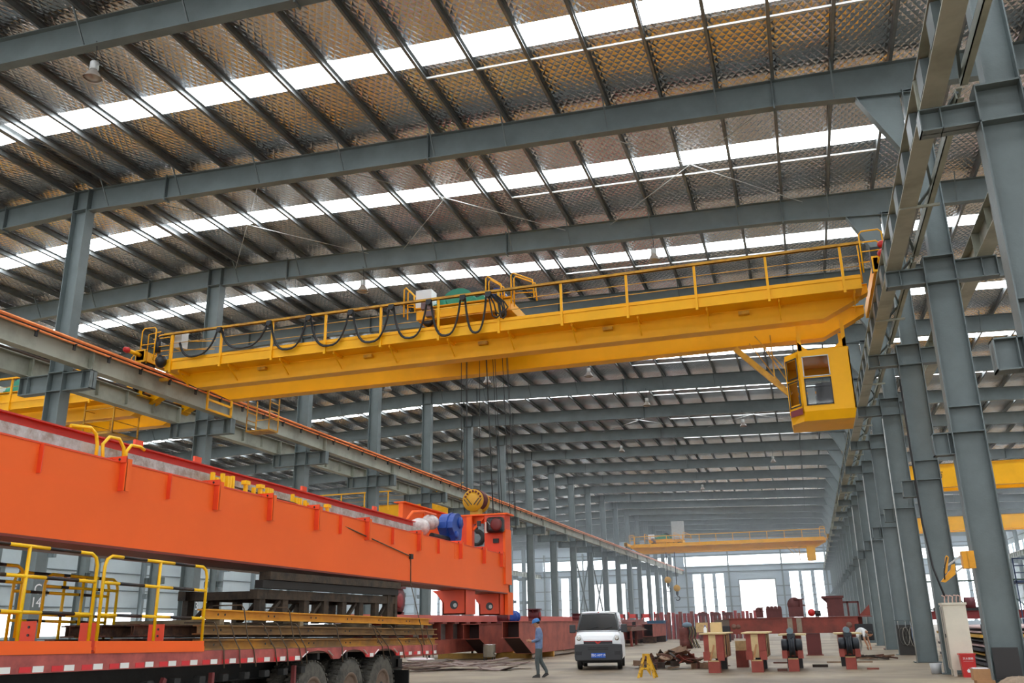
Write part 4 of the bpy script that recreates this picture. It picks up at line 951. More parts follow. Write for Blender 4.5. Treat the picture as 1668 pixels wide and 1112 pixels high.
# ------------------------------------------------------------------ orange platforms with yellow and black railings
def railing(parent, x, ya, yb, z0, H=.93, bands=True, r=.019, a_bend=True, b_bend=True, mid=None, tilt=.02):
    mid = (ya+yb)/2 if mid is None else mid
    def Z(y, z): return z - (y-8.0)*tilt
    def tb(pts, m_, nm):
        m1 = MB(); m1.tube([(x, y, Z(y, z)) for y, z in pts], r, 8); m1.build(nm, m_, parent)
    tb([(ya, z0), (ya, z0+H-.12), (ya+.03, z0+H-.04), (ya+.1, z0+H), (ya+.28, z0+H)], YEL_B, 'end_post')
    tb([(yb, z0), (yb, z0+H-.12), (yb-.03, z0+H-.04), (yb-.1, z0+H), (yb-.28, z0+H)], YEL_B, 'end_post')
    tb([(mid, z0), (mid, z0+H)], YEL_B, 'post')
    tb([(mid-.26, z0+H), (mid+.26, z0+H)], YEL_B, 'top_rail')
    for p, q in ((ya+.28, mid-.26), (mid+.26, yb-.28)): tb([(p, z0+H), (q, z0+H)], BLACKP, 'black_band')
    for z in (z0+.28, z0+.63):
        for p, q in ((ya, ya+.26), (mid-.26, mid+.26), (yb-.26, yb)): tb([(p, z), (q, z)], YEL_B, 'mid_rail')
        for p, q in ((ya+.26, mid-.26), (mid+.26, yb-.26)): tb([(p, z), (q, z)], BLACKP, 'black_band')
def platform(label, ya, yb, mid, z0=1.45, xa=-9.5, xb=-7.6):
    t = thing('walkway_platform', label, 'platform', ((xa+xb)/2, (ya+yb)/2, z0-.13), 'orange platforms on the trailer')
    def sl(mb_):
        for i, v in enumerate(mb_.v): mb_.v[i] = (v[0], v[1], v[2]-(v[1]-8.0)*.02)
        return mb_
    sl(MB().box(xb-.012, xb, ya, yb, z0-.13, z0)).build('toe_plate', ORANGE, t); sl(MB().box(xb, xb+.012, ya, yb, z0-.13, z0-.065)).build('toe_ledge', ORANGE, t)
    sl(MB().box(xa, xa+.012, ya, yb, z0-.13, z0)).build('toe_plate', ORANGE_D, t); sl(MB().box(xa, xb, ya, yb, z0-.13, z0-.11)).build('floor_plate', ORANGE_D, t)
    railing(t, xb-.02, ya+.03, yb-.03, z0, mid=mid)
    railing(t, xa+.1, ya+.5, yb+.2, z0-.02, H=.86)
    for y in (ya+.12, (ya+yb)/2+.3):
        b = sl(MB().box(xb-.35, xb-.12, y, y+.015, z0-.1, z0+.2)).build('bolt_bracket', ORANGE_D, t)
        for j in range(3): sl(MB().cyl((xb-.2, y-.008, z0-.02+.08*j), (xb-.2, y, z0-.02+.08*j), .014, 8)).build('bolt_hole', BLACKP, b)
platform('orange platform with yellow and black railing, left one at the picture edge', 6.42, 8.40, 7.40)
platform('orange platform with yellow and black railing, right one next to the yellow beams', 8.46, 10.40, 9.43)
platform('orange platform with yellow and black railing, mostly outside the left picture edge', 4.4, 6.38, 5.4)
def spare_rail(label, x, ya, yb, z0, H):
    t = thing('loose_railing', label, 'railing', (x, ya, z0)); railing(t, x, ya, yb, z0, H=H)
spare_rail('loose yellow railing leaning behind the platforms, right one', -9.25, 9.3, 10.6, 1.5, .78)
spare_rail('loose yellow railing leaning behind the platforms, left one', -9.0, 7.4, 8.7, 1.5, .82)
#@@PART4
# ------------------------------------------------------------------ people
SKIN = mat('skin', (186, 134, 104), .55); SHIRT = mat('blue_work_shirt', (116, 138, 176), .8, 0, .25, 9, bump=.3, bscale=14); TROUS = mat('grey_green_trousers', (84, 92, 92), .85, 0, .2, 9, bump=.3, bscale=14)
SHOE = mat('dark_shoe', (44, 42, 40), .6); HELM = mat('blue_helmet', (52, 120, 190), .3); HAIR = mat('black_hair', (26, 22, 20), .7); WSHIRT = mat('white_shirt', (226, 226, 226), .8, bump=.3, bscale=12)
def skinned(name, pts, edges, matfn, mats, parent, fat=1.18):
    me = bpy.data.meshes.new(name); me.from_pydata([p[0] for p in pts], edges, [])
    o = bpy.data.objects.new(name, me); C.objects.link(o)
    md = o.modifiers.new('skin', 'SKIN'); md.use_smooth_shade = True
    sv = me.skin_vertices[0].data
    for i, p in enumerate(pts):
        r = p[1]; r = r if isinstance(r, tuple) else (r, r); sv[i].radius = (r[0]*fat, r[1]*fat)
        sv[i].use_root = (i == 0)
    sb = o.modifiers.new('sub', 'SUBSURF'); sb.levels = 2; sb.render_levels = 2
    dg = bpy.context.evaluated_depsgraph_get(); m2 = bpy.data.meshes.new_from_object(o.evaluated_get(dg)); bpy.data.objects.remove(o)
    m2.materials.clear()
    for k in mats: m2.materials.append(k)
    for p in m2.polygons: p.material_index = matfn(p.center); p.use_smooth = True
    ob = bpy.data.objects.new(name, m2); C.objects.link(ob); ob.parent = parent
    return ob
def hand(parent, loc, d, palm_n, s=1.0, curl=.5):
    d = Vector(d).normalized(); n = Vector(palm_n).normalized(); side = d.cross(n).normalized(); p0 = Vector(loc)
    m1 = MB(); m1.tube([p0-d*.02*s, p0+d*.03*s, p0+d*.085*s], [.024*s, .036*s, .034*s], 8)
    for i, (o, L) in enumerate(((-.027, .062), (-.009, .072), (.009, .068), (.027, .052))):
        a = p0 + d*.08*s + side*o*s; b = a + (d*(1-curl*.4)+n*curl*.6).normalized()*L*.55*s; c = b + (d*(1-curl)+n*curl*1.4).normalized()*L*.5*s
        m1.tube([a-d*.02*s, a, b, c], [.009*s, .009*s, .0085*s, .006*s], 6)
    a = p0 + d*.02*s - side*.03*s; m1.tube([a, a + (d*.5-side*.6+n*.3).normalized()*.035*s, a + (d*.9-side*.3+n*.5).normalized()*.065*s], [.012*s, .011*s, .008*s], 6)
    return m1.build('hand', SKIN, parent)
def head(parent, c, R, helmet=None, hair=None, face=1):
    """head looking along local +X of rotation R"""
    def T(mb_, st=0):
        M_ = Matrix.Translation(c) @ R.to_4x4(); return mb_.xf(M_, st)
    m1 = MB(); prof = [(.001, -.115), (.03, -.112), (.048, -.095), (.062, -.065), (.071, -.03), (.076, .01), (.077, .05), (.068, .085), (.045, .108), (.001, .118)]
    m1.lathe(prof, (0,0,0), 'z', 20)
    for i, v in enumerate(m1.v):
        x, y, z = v; x *= 1.22
        if x > 0 and z < -.02: x *= 1.05
        if x < 0 and z < -.04: x *= .8
        m1.v[i] = (x, y*.98, z)
    o = len(m1.v); m1.add([(.088,-.012,-.03), (.088,.012,-.03), (.112,0,-.034), (.09,0,.018)], [(0,1,2),(0,2,3),(1,3,2)])
    for s_ in (-1, 1): m1.sphere((-.005, s_*.077, -.008), .022, 5, .7, .35, 1.2)
    h = T(m1).build('head', SKIN, parent)
    for s_ in (-1, 1):
        m1 = MB(); m1.sphere((.086, s_*.03, .0), .009, 5, .6, 1, .7); T(m1).build('eye', HAIR, h)
    m1 = MB(); m1.box(.083, .096, -.02, .02, -.068, -.062); T(m1).build('mouth', mat('lips', (140, 74, 66), .6), h)
    if hair or helmet:
        m1 = MB(); m1.lathe([(.079, -.03), (.082, .03), (.076, .08), (.05, .112), (.001, .124)], (0,0,0), 'z', 18)
        for i, v in enumerate(m1.v):
            x, y, z = v
            if x > .02 and z < .055: x, y, z = x*.8, y*.9, max(z, .055)
            m1.v[i] = (x*1.2-.008, y, z)
        T(m1).build('hair', HAIR, parent)
    if helmet:
        m1 = MB(); m1.lathe([(.098, .035), (.1, .05), (.098, .085), (.085, .12), (.055, .145), (.001, .155)], (0,0,0), 'z', 20)
        for i, v in enumerate(m1.v): m1.v[i] = (v[0]*1.22, v[1], v[2])
        o = len(m1.v); m1.add([(.10,-.07,.042), (.165,-.045,.032), (.165,.045,.032), (.10,.07,.042), (.10,-.07,.05), (.165,-.045,.04), (.165,.045,.04), (.10,.07,.05)], [(0,3,2,1),(4,5,6,7),(0,1,5,4),(1,2,6,5),(2,3,7,6)])
        m1.lathe([(.104, .032), (.108, .036), (.1, .044)], (0,0,0), 'z', 20)
        T(m1).build('helmet', helmet, parent)
pn = thing('person', 'person in blue helmet, blue shirt and grey trousers walking past, looking at hands', 'person', (0, 0, 0))
pts = [((0,0,.90), (.125,.15)), ((0,0,1.05), (.105,.135)), ((-.015,0,1.22), (.115,.16)), ((-.01,0,1.36), (.10,.15)), ((.012,0,1.43), .06), ((.04,0,1.49), .05),
       ((0,.09,.85), .095), ((.07,.1,.50), .065), ((.03,.1,.13), .048), ((.06,.1,.07), .045),
       ((0,-.09,.85), .095), ((-.02,-.1,.50), .065), ((-.22,-.1,.17), .048), ((-.20,-.1,.10), .045),
       ((-.02,.17,1.36), .06), ((-.03,.235,1.10), .048), ((.20,.14,1.04), .036), ((.26,.11,1.05), .028),
       ((-.02,-.17,1.36), .06), ((-.05,-.235,1.10), .048), ((.17,-.16,1.03), .036), ((.23,-.12,1.05), .028)]
edges_ = [(0,1),(1,2),(2,3),(3,4),(4,5),(0,6),(6,7),(7,8),(8,9),(0,10),(10,11),(11,12),(12,13),(3,14),(14,15),(15,16),(16,17),(3,18),(18,19),(19,20),(20,21)]
def pm(c):
    if c.z > 1.435 and abs(c.y) < .09: return 0
    if c.x > .215 and c.z > .95: return 0
    if c.z < .84: return 2
    return 1
skinned('body', pts, edges_, pm, [SKIN, SHIRT, TROUS], pn)
head(pn, Vector((.055, 0, 1.565)), Matrix.Rotation(.32, 3, 'Y'), helmet=HELM)
for (x, y, z, rz) in ((.07, .1, 0, 0), (-.2, -.1, .03, .45)):
    m1 = MB(); m1.add([(-.09,-.04,0),(.06,-.048,0),(.15,-.035,0),(.15,.035,0),(.06,.048,0),(-.09,.04,0),(-.09,-.036,.10),(.01,-.04,.095),(.13,-.03,.045),(.13,.03,.045),(.01,.04,.095),(-.09,.036,.10)],
        [(0,5,4,3,2,1),(6,7,10,11),(7,8,9,10),(0,1,7,6),(1,2,8,7),(2,3,9,8),(3,4,10,9),(4,5,11,10),(5,0,6,11)])
    m1.xf(Matrix.Translation((x, y, z)) @ Matrix.Rotation(rz, 4, 'Y')); m1.build('shoe', SHOE, pn)
hand(pn, (.25, .11, 1.05), (1, -.25, .15), (0, -1, .2), 1.0, .5); hand(pn, (.22, -.12, 1.05), (1, .3, .15), (0, 1, .2), 1.0, .5)
MB().box(.30, .36, -.03, .05, 1.07, 1.08).build('phone', BLACKP, pn)
pn.location = (-8.1, 27.63, 0); pn.rotation_euler = (0, 0, PI+.25)

pw = thing('person', 'person in white shirt bending down beside the brown girder on the right', 'person', (0, 0, 0))
pts = [((0,0,.86), (.12,.15)), ((.10,0,.99), (.11,.14)), ((.24,0,1.05), (.12,.16)), ((.36,0,1.02), (.10,.15)), ((.43,0,.98), .055), ((.49,0,.94), .05),
       ((.0,.1,.8), .09), ((.1,.11,.46), .062), ((-.02,.11,.12), .045), ((0,.11,.07), .042), ((0,-.1,.8), .09), ((.08,-.11,.46), .062), ((-.06,-.11,.12), .045), ((-.04,-.11,.07), .042),
       ((.36,.18,.98), .055), ((.38,.21,.72), .042), ((.46,.16,.46), .032), ((.47,.15,.40), .026), ((.36,-.18,.98), .055), ((.36,-.21,.72), .042), ((.44,-.16,.46), .032), ((.45,-.15,.40), .026)]
def pm2(c):
    if c.x > .42 and c.z > .88: return 0
    if c.z < .78 and c.x > .27: return 0
    if c.z < .82: return 2
    return 1
skinned('body', pts, edges_, pm2, [SKIN, WSHIRT, mat('pale_trousers', (170, 168, 164), .85)], pw)
head(pw, Vector((.56, 0, .90)), Matrix.Rotation(1.0, 3, 'Y'), hair=True)
for y in (.11, -.11):
    m1 = MB(); m1.box(-.09, .15, y-.045, y+.045, 0, .06); m1.box(-.09, .03, y-.04, y+.04, .06, .11); m1.build('shoe', SHOE, pw)
hand(pw, (.47, .15, .39), (.1, 0, -1), (0, -1, 0), 1.0, .4); hand(pw, (.45, -.15, .39), (.1, 0, -1), (0, 1, 0), 1.0, .4)
pw.location = (1.72, 43.3, 0); pw.rotation_euler = (0, 0, -.35)

# ------------------------------------------------------------------ van
vn = thing('van', 'small white van with dark grey bumper facing the camera', 'van', (0, 0, 0))
def W(z, zt):
    w = .80 if z < .9 else .80 - (z-.9)*.14
    return w
ysec = [(0.0, .86), (.03, 1.0), (.10, 1.12), (.22, 1.22), (.32, 1.28), (.88, 1.86), (1.02, 1.92), (1.4, 1.96), (3.3, 1.97), (3.6, 1.92), (3.72, 1.5), (3.74, 1.0)]
m1 = MB(); N_ = 9; rings = []
for y, zt_ in ysec:
    zs_ = [.34, .55, .8, min(1.05, zt_-.06), zt_-.06, zt_-.015]
    zs_ = [min(z, zt_-.06) for z in zs_[:5]] + [zt_-.015]
    half = [(W(z, zt_) - (.0 if i < 5 else .05) - (.05 if y < .02 else 0), z) for i, z in enumerate(zs_)]
    half.append((half[-1][0]*.6, zt_))
    ring = [(-x, y, z) for x, z in half] + [(x, y, z) for x, z in reversed(half)]
    rings.append(ring)
n = len(rings[0]); vv = [v for r in rings for v in r]; fs = []
for i in range(len(rings)-1):
    for j in range(n): fs.append((i*n+j, (i+1)*n+j, (i+1)*n+(j+1) % n, i*n+(j+1) % n))
fs += [list(range(n)), list(range((len(rings)-1)*n, len(rings)*n))[::-1]]
m1.add(vv, fs); vb = m1.build('body', WHITE, vn)
md = vb.modifiers.new('b', 'BEVEL'); md.width = .02; md.segments = 2; md.limit_method = 'ANGLE'; md.angle_limit = .5
m1 = MB(); m1.add([(-.70, .335, 1.30), (.70, .335, 1.30), (.59, .87, 1.855), (-.59, .87, 1.855), (-.70, .355, 1.285), (.70, .355, 1.285), (.59, .89, 1.84), (-.59, .89, 1.84)], [(0,1,2,3),(7,6,5,4),(0,4,5,1),(3,2,6,7),(0,3,7,4),(1,5,6,2)]); ws = m1.build('windscreen', DGLASS, vn)
m1 = MB(); P_ = [(-.735, .31, 1.27), (.735, .31, 1.27), (.62, .875, 1.885), (-.62, .875, 1.885)]
for a, b in zip(P_, P_[1:]+P_[:1]): m1.bar(a, b, .05, .02)
m1.build('windscreen_seal', BLACKP, vn)
for s_ in (-1, 1):
    m1 = MB(); m1.add([(s_*.757, .75, 1.27), (s_*.757, 1.75, 1.27), (s_*.685, 1.75, 1.80), (s_*.695, 1.05, 1.80)], [(0,1,2,3) if s_ > 0 else (3,2,1,0)]); m1.build('side_window', DGLASS, vn)
    m1 = MB(); m1.add([(s_*.757, 1.85, 1.27), (s_*.757, 3.3, 1.27), (s_*.685, 3.3, 1.80), (s_*.685, 1.85, 1.80)], [(0,1,2,3) if s_ > 0 else (3,2,1,0)]); m1.build('side_window', DGLASS, vn)
    m1 = MB(); m1.prism([(s_*.50, .86), (s_*.79, .86), (s_*.79, 1.08), (s_*.74, 1.15), (s_*.60, 1.15), (s_*.50, .98)], 'y', -.015, .12); hl = m1.build('headlight', mat('headlight_glass', (214, 218, 220), .12, .2, coat=.8), vn)
    MB().lathe([(.03, 0), (.075, -.01), (.08, .01)], (s_*.66, -.02, 1.04), 'y', 16).build('reflector', CHROME, hl)
    m1 = MB(); m1.box(s_*.80 if s_ < 0 else .80, s_*1.02 if s_ < 0 else 1.02, .42, .50, 1.22, 1.50); mr = m1.build('mirror', CHAR, vn); md = mr.modifiers.new('b', 'BEVEL'); md.width = .03; md.segments = 2
    MB().bar((s_*.74, .46, 1.3), (s_*.84, .46, 1.3), .05, .05).build('mirror_arm', CHAR, mr)
    for y in (.62, 3.0):
        m1 = MB(); m1.lathe([(.17, .08), (.16, -.08), (.19, -.085), (.27, -.08), (.285, -.04), (.285, .04), (.27, .08), (.19, .085)], (s_*.70, y, .285), 'x', 24, caps=False); w = m1.build('wheel', BLACK, vn)
        MB().lathe([(.02, s_*.05), (.10, s_*.06), (.18, s_*.03)], (s_*.70, y, .285), 'x', 18).build('rim', GREYL, w)
    MB().box(s_*.56 if s_ > 0 else -.78, s_*.78 if s_ > 0 else -.56, -.105, -.08, .50, .62).build('fog_light_recess', BLACKP, vn)
m1 = MB(); m1.prism([(-.80, .30), (.80, .30), (.83, .45), (.82, .84), (.50, .86), (-.50, .86), (-.82, .84), (-.83, .45)], 'y', -.09, .3); bm_ = m1.build('bumper', CHAR, vn); md = bm_.modifiers.new('b', 'BEVEL'); md.width = .04; md.segments = 3
MB().box(-.50, .50, -.02, .02, .86, .93).build('grille', BLACKP, vn); MB().box(-.50, .50, -.03, 0, .93, .955).build('grille_trim', mat('dark_red_trim', (130, 30, 34), .4), vn)
for z in (.66, .72): MB().box(-.36, .36, -.10, -.08, z, z+.03).build('bumper_slot', BLACKP, vn)
m1 = MB()
for s_ in (-1, 1):
    m1.add([(0, -.04, .82), (s_*.035, -.04, .87), (0, -.04, .92), (s_*-.0, -.045, .87)], [(0,1,2) if s_ > 0 else (2,1,0)]); m1.add([(s_*.04, -.04, .865), (s_*.11, -.04, .93), (s_*.06, -.04, .945), (s_*.0, -.04, .90)], [(0,1,2,3) if s_ > 0 else (3,2,1,0)])
m1.build('emblem', RED, vn)
MB().box(-.245, .245, -.115, -.10, .40, .56).build('number_plate', mat('plate_blue', (18, 88, 190), .4), vn)
text_mesh('豫G·A9T19', .105, 'plate_text', WHITE, vn, facing((0, -.117, .48), (0, -1, 0)), .001)
MB().bar((-.5, .32, 1.31), (.0, .44, 1.43), .015, .01).build('wiper', BLACKP, vn); MB().bar((.02, .32, 1.31), (.5, .43, 1.42), .015, .01).build('wiper', BLACKP, vn)
m1 = MB(); m1.box(-.7, .7, .4, 3.4, .22, .34); m1.build('underbody', DARK, vn)
MB().box(-.02, .02, .95, 1.05, 1.9, 1.93).build('roof_badge', RED, vn)
vn.location = (-7.22, 31.95, 0); vn.rotation_euler = (0, 0, .16)

# ------------------------------------------------------------------ floor objects, left of the aisle
def box_girder(label, x, y0, y1, z0, h, w, m_, cut=True, nm='box_girder'):
    t = thing(nm, label, 'steel girder', (x, (y0+y1)/2, z0)); th = .02
    zm = z0 + h*.52
    side = [(y0, zm), (y0, z0+h), (y1, z0+h), (y1, z0), (y0+1.9, z0)] if cut else [(y0, z0), (y0, z0+h), (y1, z0+h), (y1, z0)]
    for xx in (x-w, x-th): MB().prism(side, 'x', xx, xx+th).build('side_plate', m_, t)
    MB().box(x-w-.06, x+.06, y0-.05, y1, z0+h, z0+h+.03).build('top_plate', m_, t)
    MB().box(x-w, x, y0+(1.9 if cut else 0), y1, z0-.02, z0).build('bottom_plate', m_, t)
    if cut:
        MB().box(x-w-.04, x+.04, y0-.1, y0+.45, zm-.02, zm).build('shelf_plate', m_, t)
        m1 = MB(); m1.add([(x-w, y0+.1, zm), (x, y0+.1, zm), (x, y0+1.9, z0), (x-w, y0+1.9, z0)], [(0,1,2,3)]); m1.build('end_shade_sheet', mat('painted_inside_shade', (56, 28, 26), .7), t)  # dark sheet: shade of the open box end put into its colour
    MB().box(x-w+th, x-th, y0+.8, y0+.82, zm, z0+h).build('diaphragm', mat('painted_inside_shade', (56, 28, 26)), t)  # coloured dark to stand for the shaded interior
    return t
box_girder('red brown box girder with a slanted cut end, left of the two side by side', -14.6, 40.2, 78.0, .28, 1.3, .8, BROWN_L)
box_girder('red brown box girder with a slanted cut end, right of the two behind the person', -12.5, 39.6, 62.0, .28, 1.38, .8, BROWN_L)
for x in (-12.9, -15.0):
    for y in (45.0, 55.0):
        tag(MB().box(x-.5, x+.45, y, y+.2, 0, .26).build('support_beam', YB3), 'yellow support beam on the floor under the %s box girder, %s one' % ('right' if x > -14 else 'left', 'near' if y < 50 else 'far'), 'support beam')
tag(MB().box(-17.8, -13.0, 43.0, 43.2, 0, .25).build('long_skid', mat('mustard_paint', (150, 112, 30), .6, 0, .3, 3)), 'long mustard yellow skid beam on the floor left of the steel barrel', 'beam')
g0 = thing('crane_girder', 'long light red girder with grey ribs lying behind the trailer', 'steel girder', (-16.5, 48, .3))
MB().box(-16.6, -15.9, 30, 66, .35, .95).build('lower_box', BROWN_L, g0); MB().box(-16.7, -15.8, 30, 66, 1.7, 2.0).build('top_box', mat('pink_primer', (206, 104, 92), .6, 0, .1, 1), g0); MB().box(-16.5, -16.2, 30, 66, .95, 1.7).build('web', mat('grey_steel_plate', (120, 116, 112), .5, .3, .1, 1), g0)
for y in [31+1.5*i for i in range(23)]: MB().box(-16.2, -15.82, y, y+.03, .95, 1.7).build('rib', BROWN, g0)
for y in [34+1.5*i for i in range(20)]: MB().box(-15.85, -15.72, y, y+.5, 1.62, 1.7).build('tab', BROWN, g0)
def reel(label, x, y, z, r=.5, m_=None, w=.5):
    t = thing('wheel_housing', label, 'wheel housing', (x, y, z)); m_ = m_ or mat('dark_maroon_steel', (98, 34, 40), .55, 0, .2, 5)
    m1 = MB(); m1.lathe([(.05, -w/2), (r, -w/2), (r, w/2), (.05, w/2)], (x, y, z+r), 'x', 22); m1.build('drum', m_, t)
    m1 = MB(); m1.lathe([(.03, w/2), (r*.5, w/2+.05), (r*.55, w/2)], (x, y, z+r), 'x', 16); m1.build('hub', mat('maroon_hub', (150, 52, 56), .5), t)
    MB().box(x-w/2-.05, x+w/2+.05, y-r*1.5, y+r*.9, z+r*1.85, z+r*2).build('cover_plate', m_, t)
    MB().prism([(y-r*1.5, z+r*1.9), (y-r*.9, z+r*1.9), (y-r*.9, z+r*1.2)], 'x', x-.02, x+.02).build('gusset', m_, t)
    MB().box(x-w/2, x+w/2, y-r*.8, y+r*.8, z, z+.12).build('base', m_, t)
    return t
reel('dark red wheel housing on the light red girder right of the trestle', -16.2, 34.4, 2.0, .55)
reel('dark red wheel housing with cover plate on the right box girder behind the person', -12.9, 43.4, 1.7, .28)
reel('dark red wheel housing on the left box girder, left of the person', -15.0, 44.9, 1.62, .3)
reel('small dark red wheel housing on the right box girder beside the van', -12.9, 52.0, 1.7, .2)
m1 = MB(); m1.lathe([(.1, -.3), (.32, -.3), (.32, -.22), (.2, -.2), (.2, .2), (.32, .22), (.32, .3), (.1, .3)], (-15.1, 46.8, 1.94), 'y', 20); tag(m1.build('cable_reel', BLUE), 'blue cable reel on the left box girder near the orange end foot', 'cable reel')
# long low members behind
i = 0
for x, y0_, y1_, z, h, w, m_ in ((-13.2, 72, 78.5, .3, 1.0, .9, BROWN), (-11.9, 72, 78.8, .5, .9, .8, BROWN_L), (-16.6, 70, 95, .3, 1.5, 1.0, BROWN_L), (-15.4, 84, 95, .4, 1.2, .9, BROWN_L), (-18.6, 60, 94, .3, 1.6, .9, BROWN)):
    t = box_girder('red brown box girder among the stock on the left, %s row back from the van' % ORD[i], x, y0_, y1_, z, h, w, m_, cut=False); i += 1
    for q_, yy in (('near', y0_+.6), ('far', y1_-1.2)): tag(MB().box(x-w-.1, x+.1, yy, yy+.25, 0, z-.02).build('support_beam', RUST), 'rusty support beam under the box girder %s row back from the van, %s end' % (ORD[i-1], q_), 'support beam')
for j in range(5):
    tag(MB().box(-13.6+.1*j, -11.9-.05*j, 62.8+.4*j, 69.5-.3*j, 1.0+.052*j, 1.05+.052*j).build('steel_plate', mat('dull_brown_plate', (122, 86, 70), .6, .2, .2, 3)), 'flat steel plate in the stack right of the van mirror, %s from the bottom' % ORD[j], 'steel plate', 'plates stacked behind the van')
for x, y in ((-13.4, 63.2), (-12.0, 63.0), (-12.6, 68.0)):
    tag(MB().box(x, x+.15, y, y+.15, 0, 1.0).build('plate_support', BROWN), 'post under the stack of plates right of the van, at %s' % {-13.4: 'its left', -12.0: 'its front right', -12.6: 'its back'}[x], 'support')
# blue cabinet and grey box
t = thing('cabinet', 'blue sheet metal cabinet standing on the aisle floor beyond the van', 'cabinet', (-12.9, 80.2, 0))
MB().box(-13.6, -12.2, 79.6, 81.0, 0, 1.62).build('body', BLUE2, t); MB().box(-13.65, -12.15, 79.55, 81.05, 1.62, 1.68).build('top', BLUE2, t); MB().box(-12.92, -12.9, 79.56, 79.6, .05, 1.6).build('door_gap', BLACKP, t)
tag(MB().box(-14.3, -13.75, 79.8, 80.5, 0, .55).build('metal_box', mat('grey_metal', (112, 116, 120), .5)), 'small grey box standing left of the blue cabinet', 'box')
# stainless barrel
t = thing('steel_barrel', 'shiny stainless steel barrel on short legs on the floor', 'barrel', (-13.95, 39.7, 0))
MB().lathe([(.05, .18), (.27, .18), (.28, .2), (.28, .68), (.29, .7), (.28, .72), (.05, .73)], (-13.95, 39.7, 0), 'z', 28).build('body', CHROME, t)
for dx, dy in ((-.2, -.15), (.2, -.15), (.2, .15), (-.2, .15)): MB().box(-13.97+dx, -13.93+dx, 39.68+dy, 39.72+dy, 0, .19).build('leg', BLACKP, t)
MB().cyl((-13.7, 39.6, .32), (-13.58, 39.55, .32), .03, 8).build('tap', CHROME, t)
# flat scrap plates on the floor
rng = random.Random(3)
PL = mat('dull_floor_plate', (132, 112, 102), .55, .3, 0, 3, rgb2=(92, 62, 54))
for i in range(16):
    u = i/15; x = -16.2 + 5.2*u + rng.uniform(-.5, .5); y = 31.0 + 6.0*rng.random(); L_ = rng.uniform(1.2, 3.2); w = rng.uniform(.25, .9); a = rng.uniform(-.5, .7)
    m1 = MB(); nseg = 6; top = []
    z = .02 + .035*(i % 5); bend = rng.uniform(.0, .12)
    for k in range(nseg+1):
        s_ = k/nseg-.5; zz = z + bend*(2*s_)**2 + .015*math.sin(k*2.2+i); top += [(s_*L_, -w/2*(1-.3*abs(s_)), zz), (s_*L_, w/2*(1-.2*k/nseg), zz+.01)]
    nv = len(top); vv = top + [(a_, b_, c_-.02) for a_, b_, c_ in top]; fs = []
    for k in range(nseg): q = 2*k; fs += [(q, q+2, q+3, q+1), (q+nv+1, q+nv+3, q+nv+2, q+nv), (q, q+nv, q+nv+2, q+2), (q+1, q+3, q+nv+3, q+nv+1)]
    fs += [(0, 1, nv+1, nv), (nv-2, 2*nv-2, 2*nv-1, nv-1)]
    m1.add(vv, fs); m1.xf(Matrix.Translation((x, y, 0)) @ Matrix.Rotation(a, 4, 'Z'))
    tag(m1.build('scrap_plate', PL), 'thin cut steel plate lying on the floor behind the trailer wheels', 'steel plate', 'cut plates on the floor behind the trailer')
m1 = MB(); m1.sphere((-14.6, 33.5, .32), .5, 7, 1.2, .7, .14); tag(m1.build('plastic_sheet', mat('white_plastic', (226, 214, 216), .4)), 'crumpled white sheet on top of the cut plates on the floor', 'plastic sheet')
# motors on the skid
for i, (x, y) in enumerate(((-18.1, 43.8), (-17.3, 44.0), (-16.6, 43.9), (-17.7, 45.2))):
    t = thing('electric_motor', 'electric motor on the bench beside the slanted girder end, %s from the left' % ORD[(0, 2, 3, 1)[i]], 'motor', (x, y, .45))
    MB().cyl((x-.28, y, .7), (x+.28, y, .7), .2, 14).build('housing', BLUE if i == 0 else DARK, t); MB().cyl((x+.28, y, .7), (x+.42, y, .7), .04, 8).build('shaft', CHROME, t)
    for j in range(4): MB().lathe([(.2, -.01), (.23, -.01), (.23, .01), (.2, .01)], (x-.2+.13*j, y, .7), 'x', 14).build('cooling_rib', BLUE if i == 0 else DARK, t)
    MB().box(x-.2, x+.2, y-.18, y+.18, .43, .54).build('foot', DARK, t)
t = thing('work_bench', 'low steel bench carrying the motors left of the slanted girder end', 'bench', (-17.3, 44.3, 0))
MB().box(-18.6, -16.1, 43.5, 45.6, .38, .42).build('top', GREYL, t)
for x in (-18.5, -16.2):
    for y in (43.55, 45.5): MB().box(x-.04, x+.04, y-.04, y+.04, 0, .38).build('leg', DARK, t)

# ------------------------------------------------------------------ floor objects, middle
# yellow A stand
t = thing('a_frame_stand', 'worn yellow A shaped steel stand on the floor in front of the scrap heap', 'stand', (-4.8, 27.5, 0))
YS = mat('chipped_yellow', (214, 164, 26), .5, 0, 0, 9, rgb2=(120, 84, 30), lo=.55, hi=.62)
for y, tz in ((27.35, 0), (27.8, 0)):
    MB().bar((-5.03, y, 0), (-4.86, 27.55, .62), .07, .02, up=(0,1,0)).build('leg', YS, t); MB().bar((-4.55, y, 0), (-4.74, 27.55, .62), .07, .02, up=(0,1,0)).build('leg', YS, t)
MB().box(-4.96, -4.62, 27.36, 27.40, .22, .28).build('cross_bar', YS, t); MB().box(-4.90, -4.70, 27.5, 27.62, .60, .66).build('head_plate', YS, t)
m1 = MB(); m1.prism([(-4.78, .2), (-4.66, .05), (-4.70, .6), (-4.76, .6)], 'y', 27.42, 27.44); m1.build('gusset', YS, t)
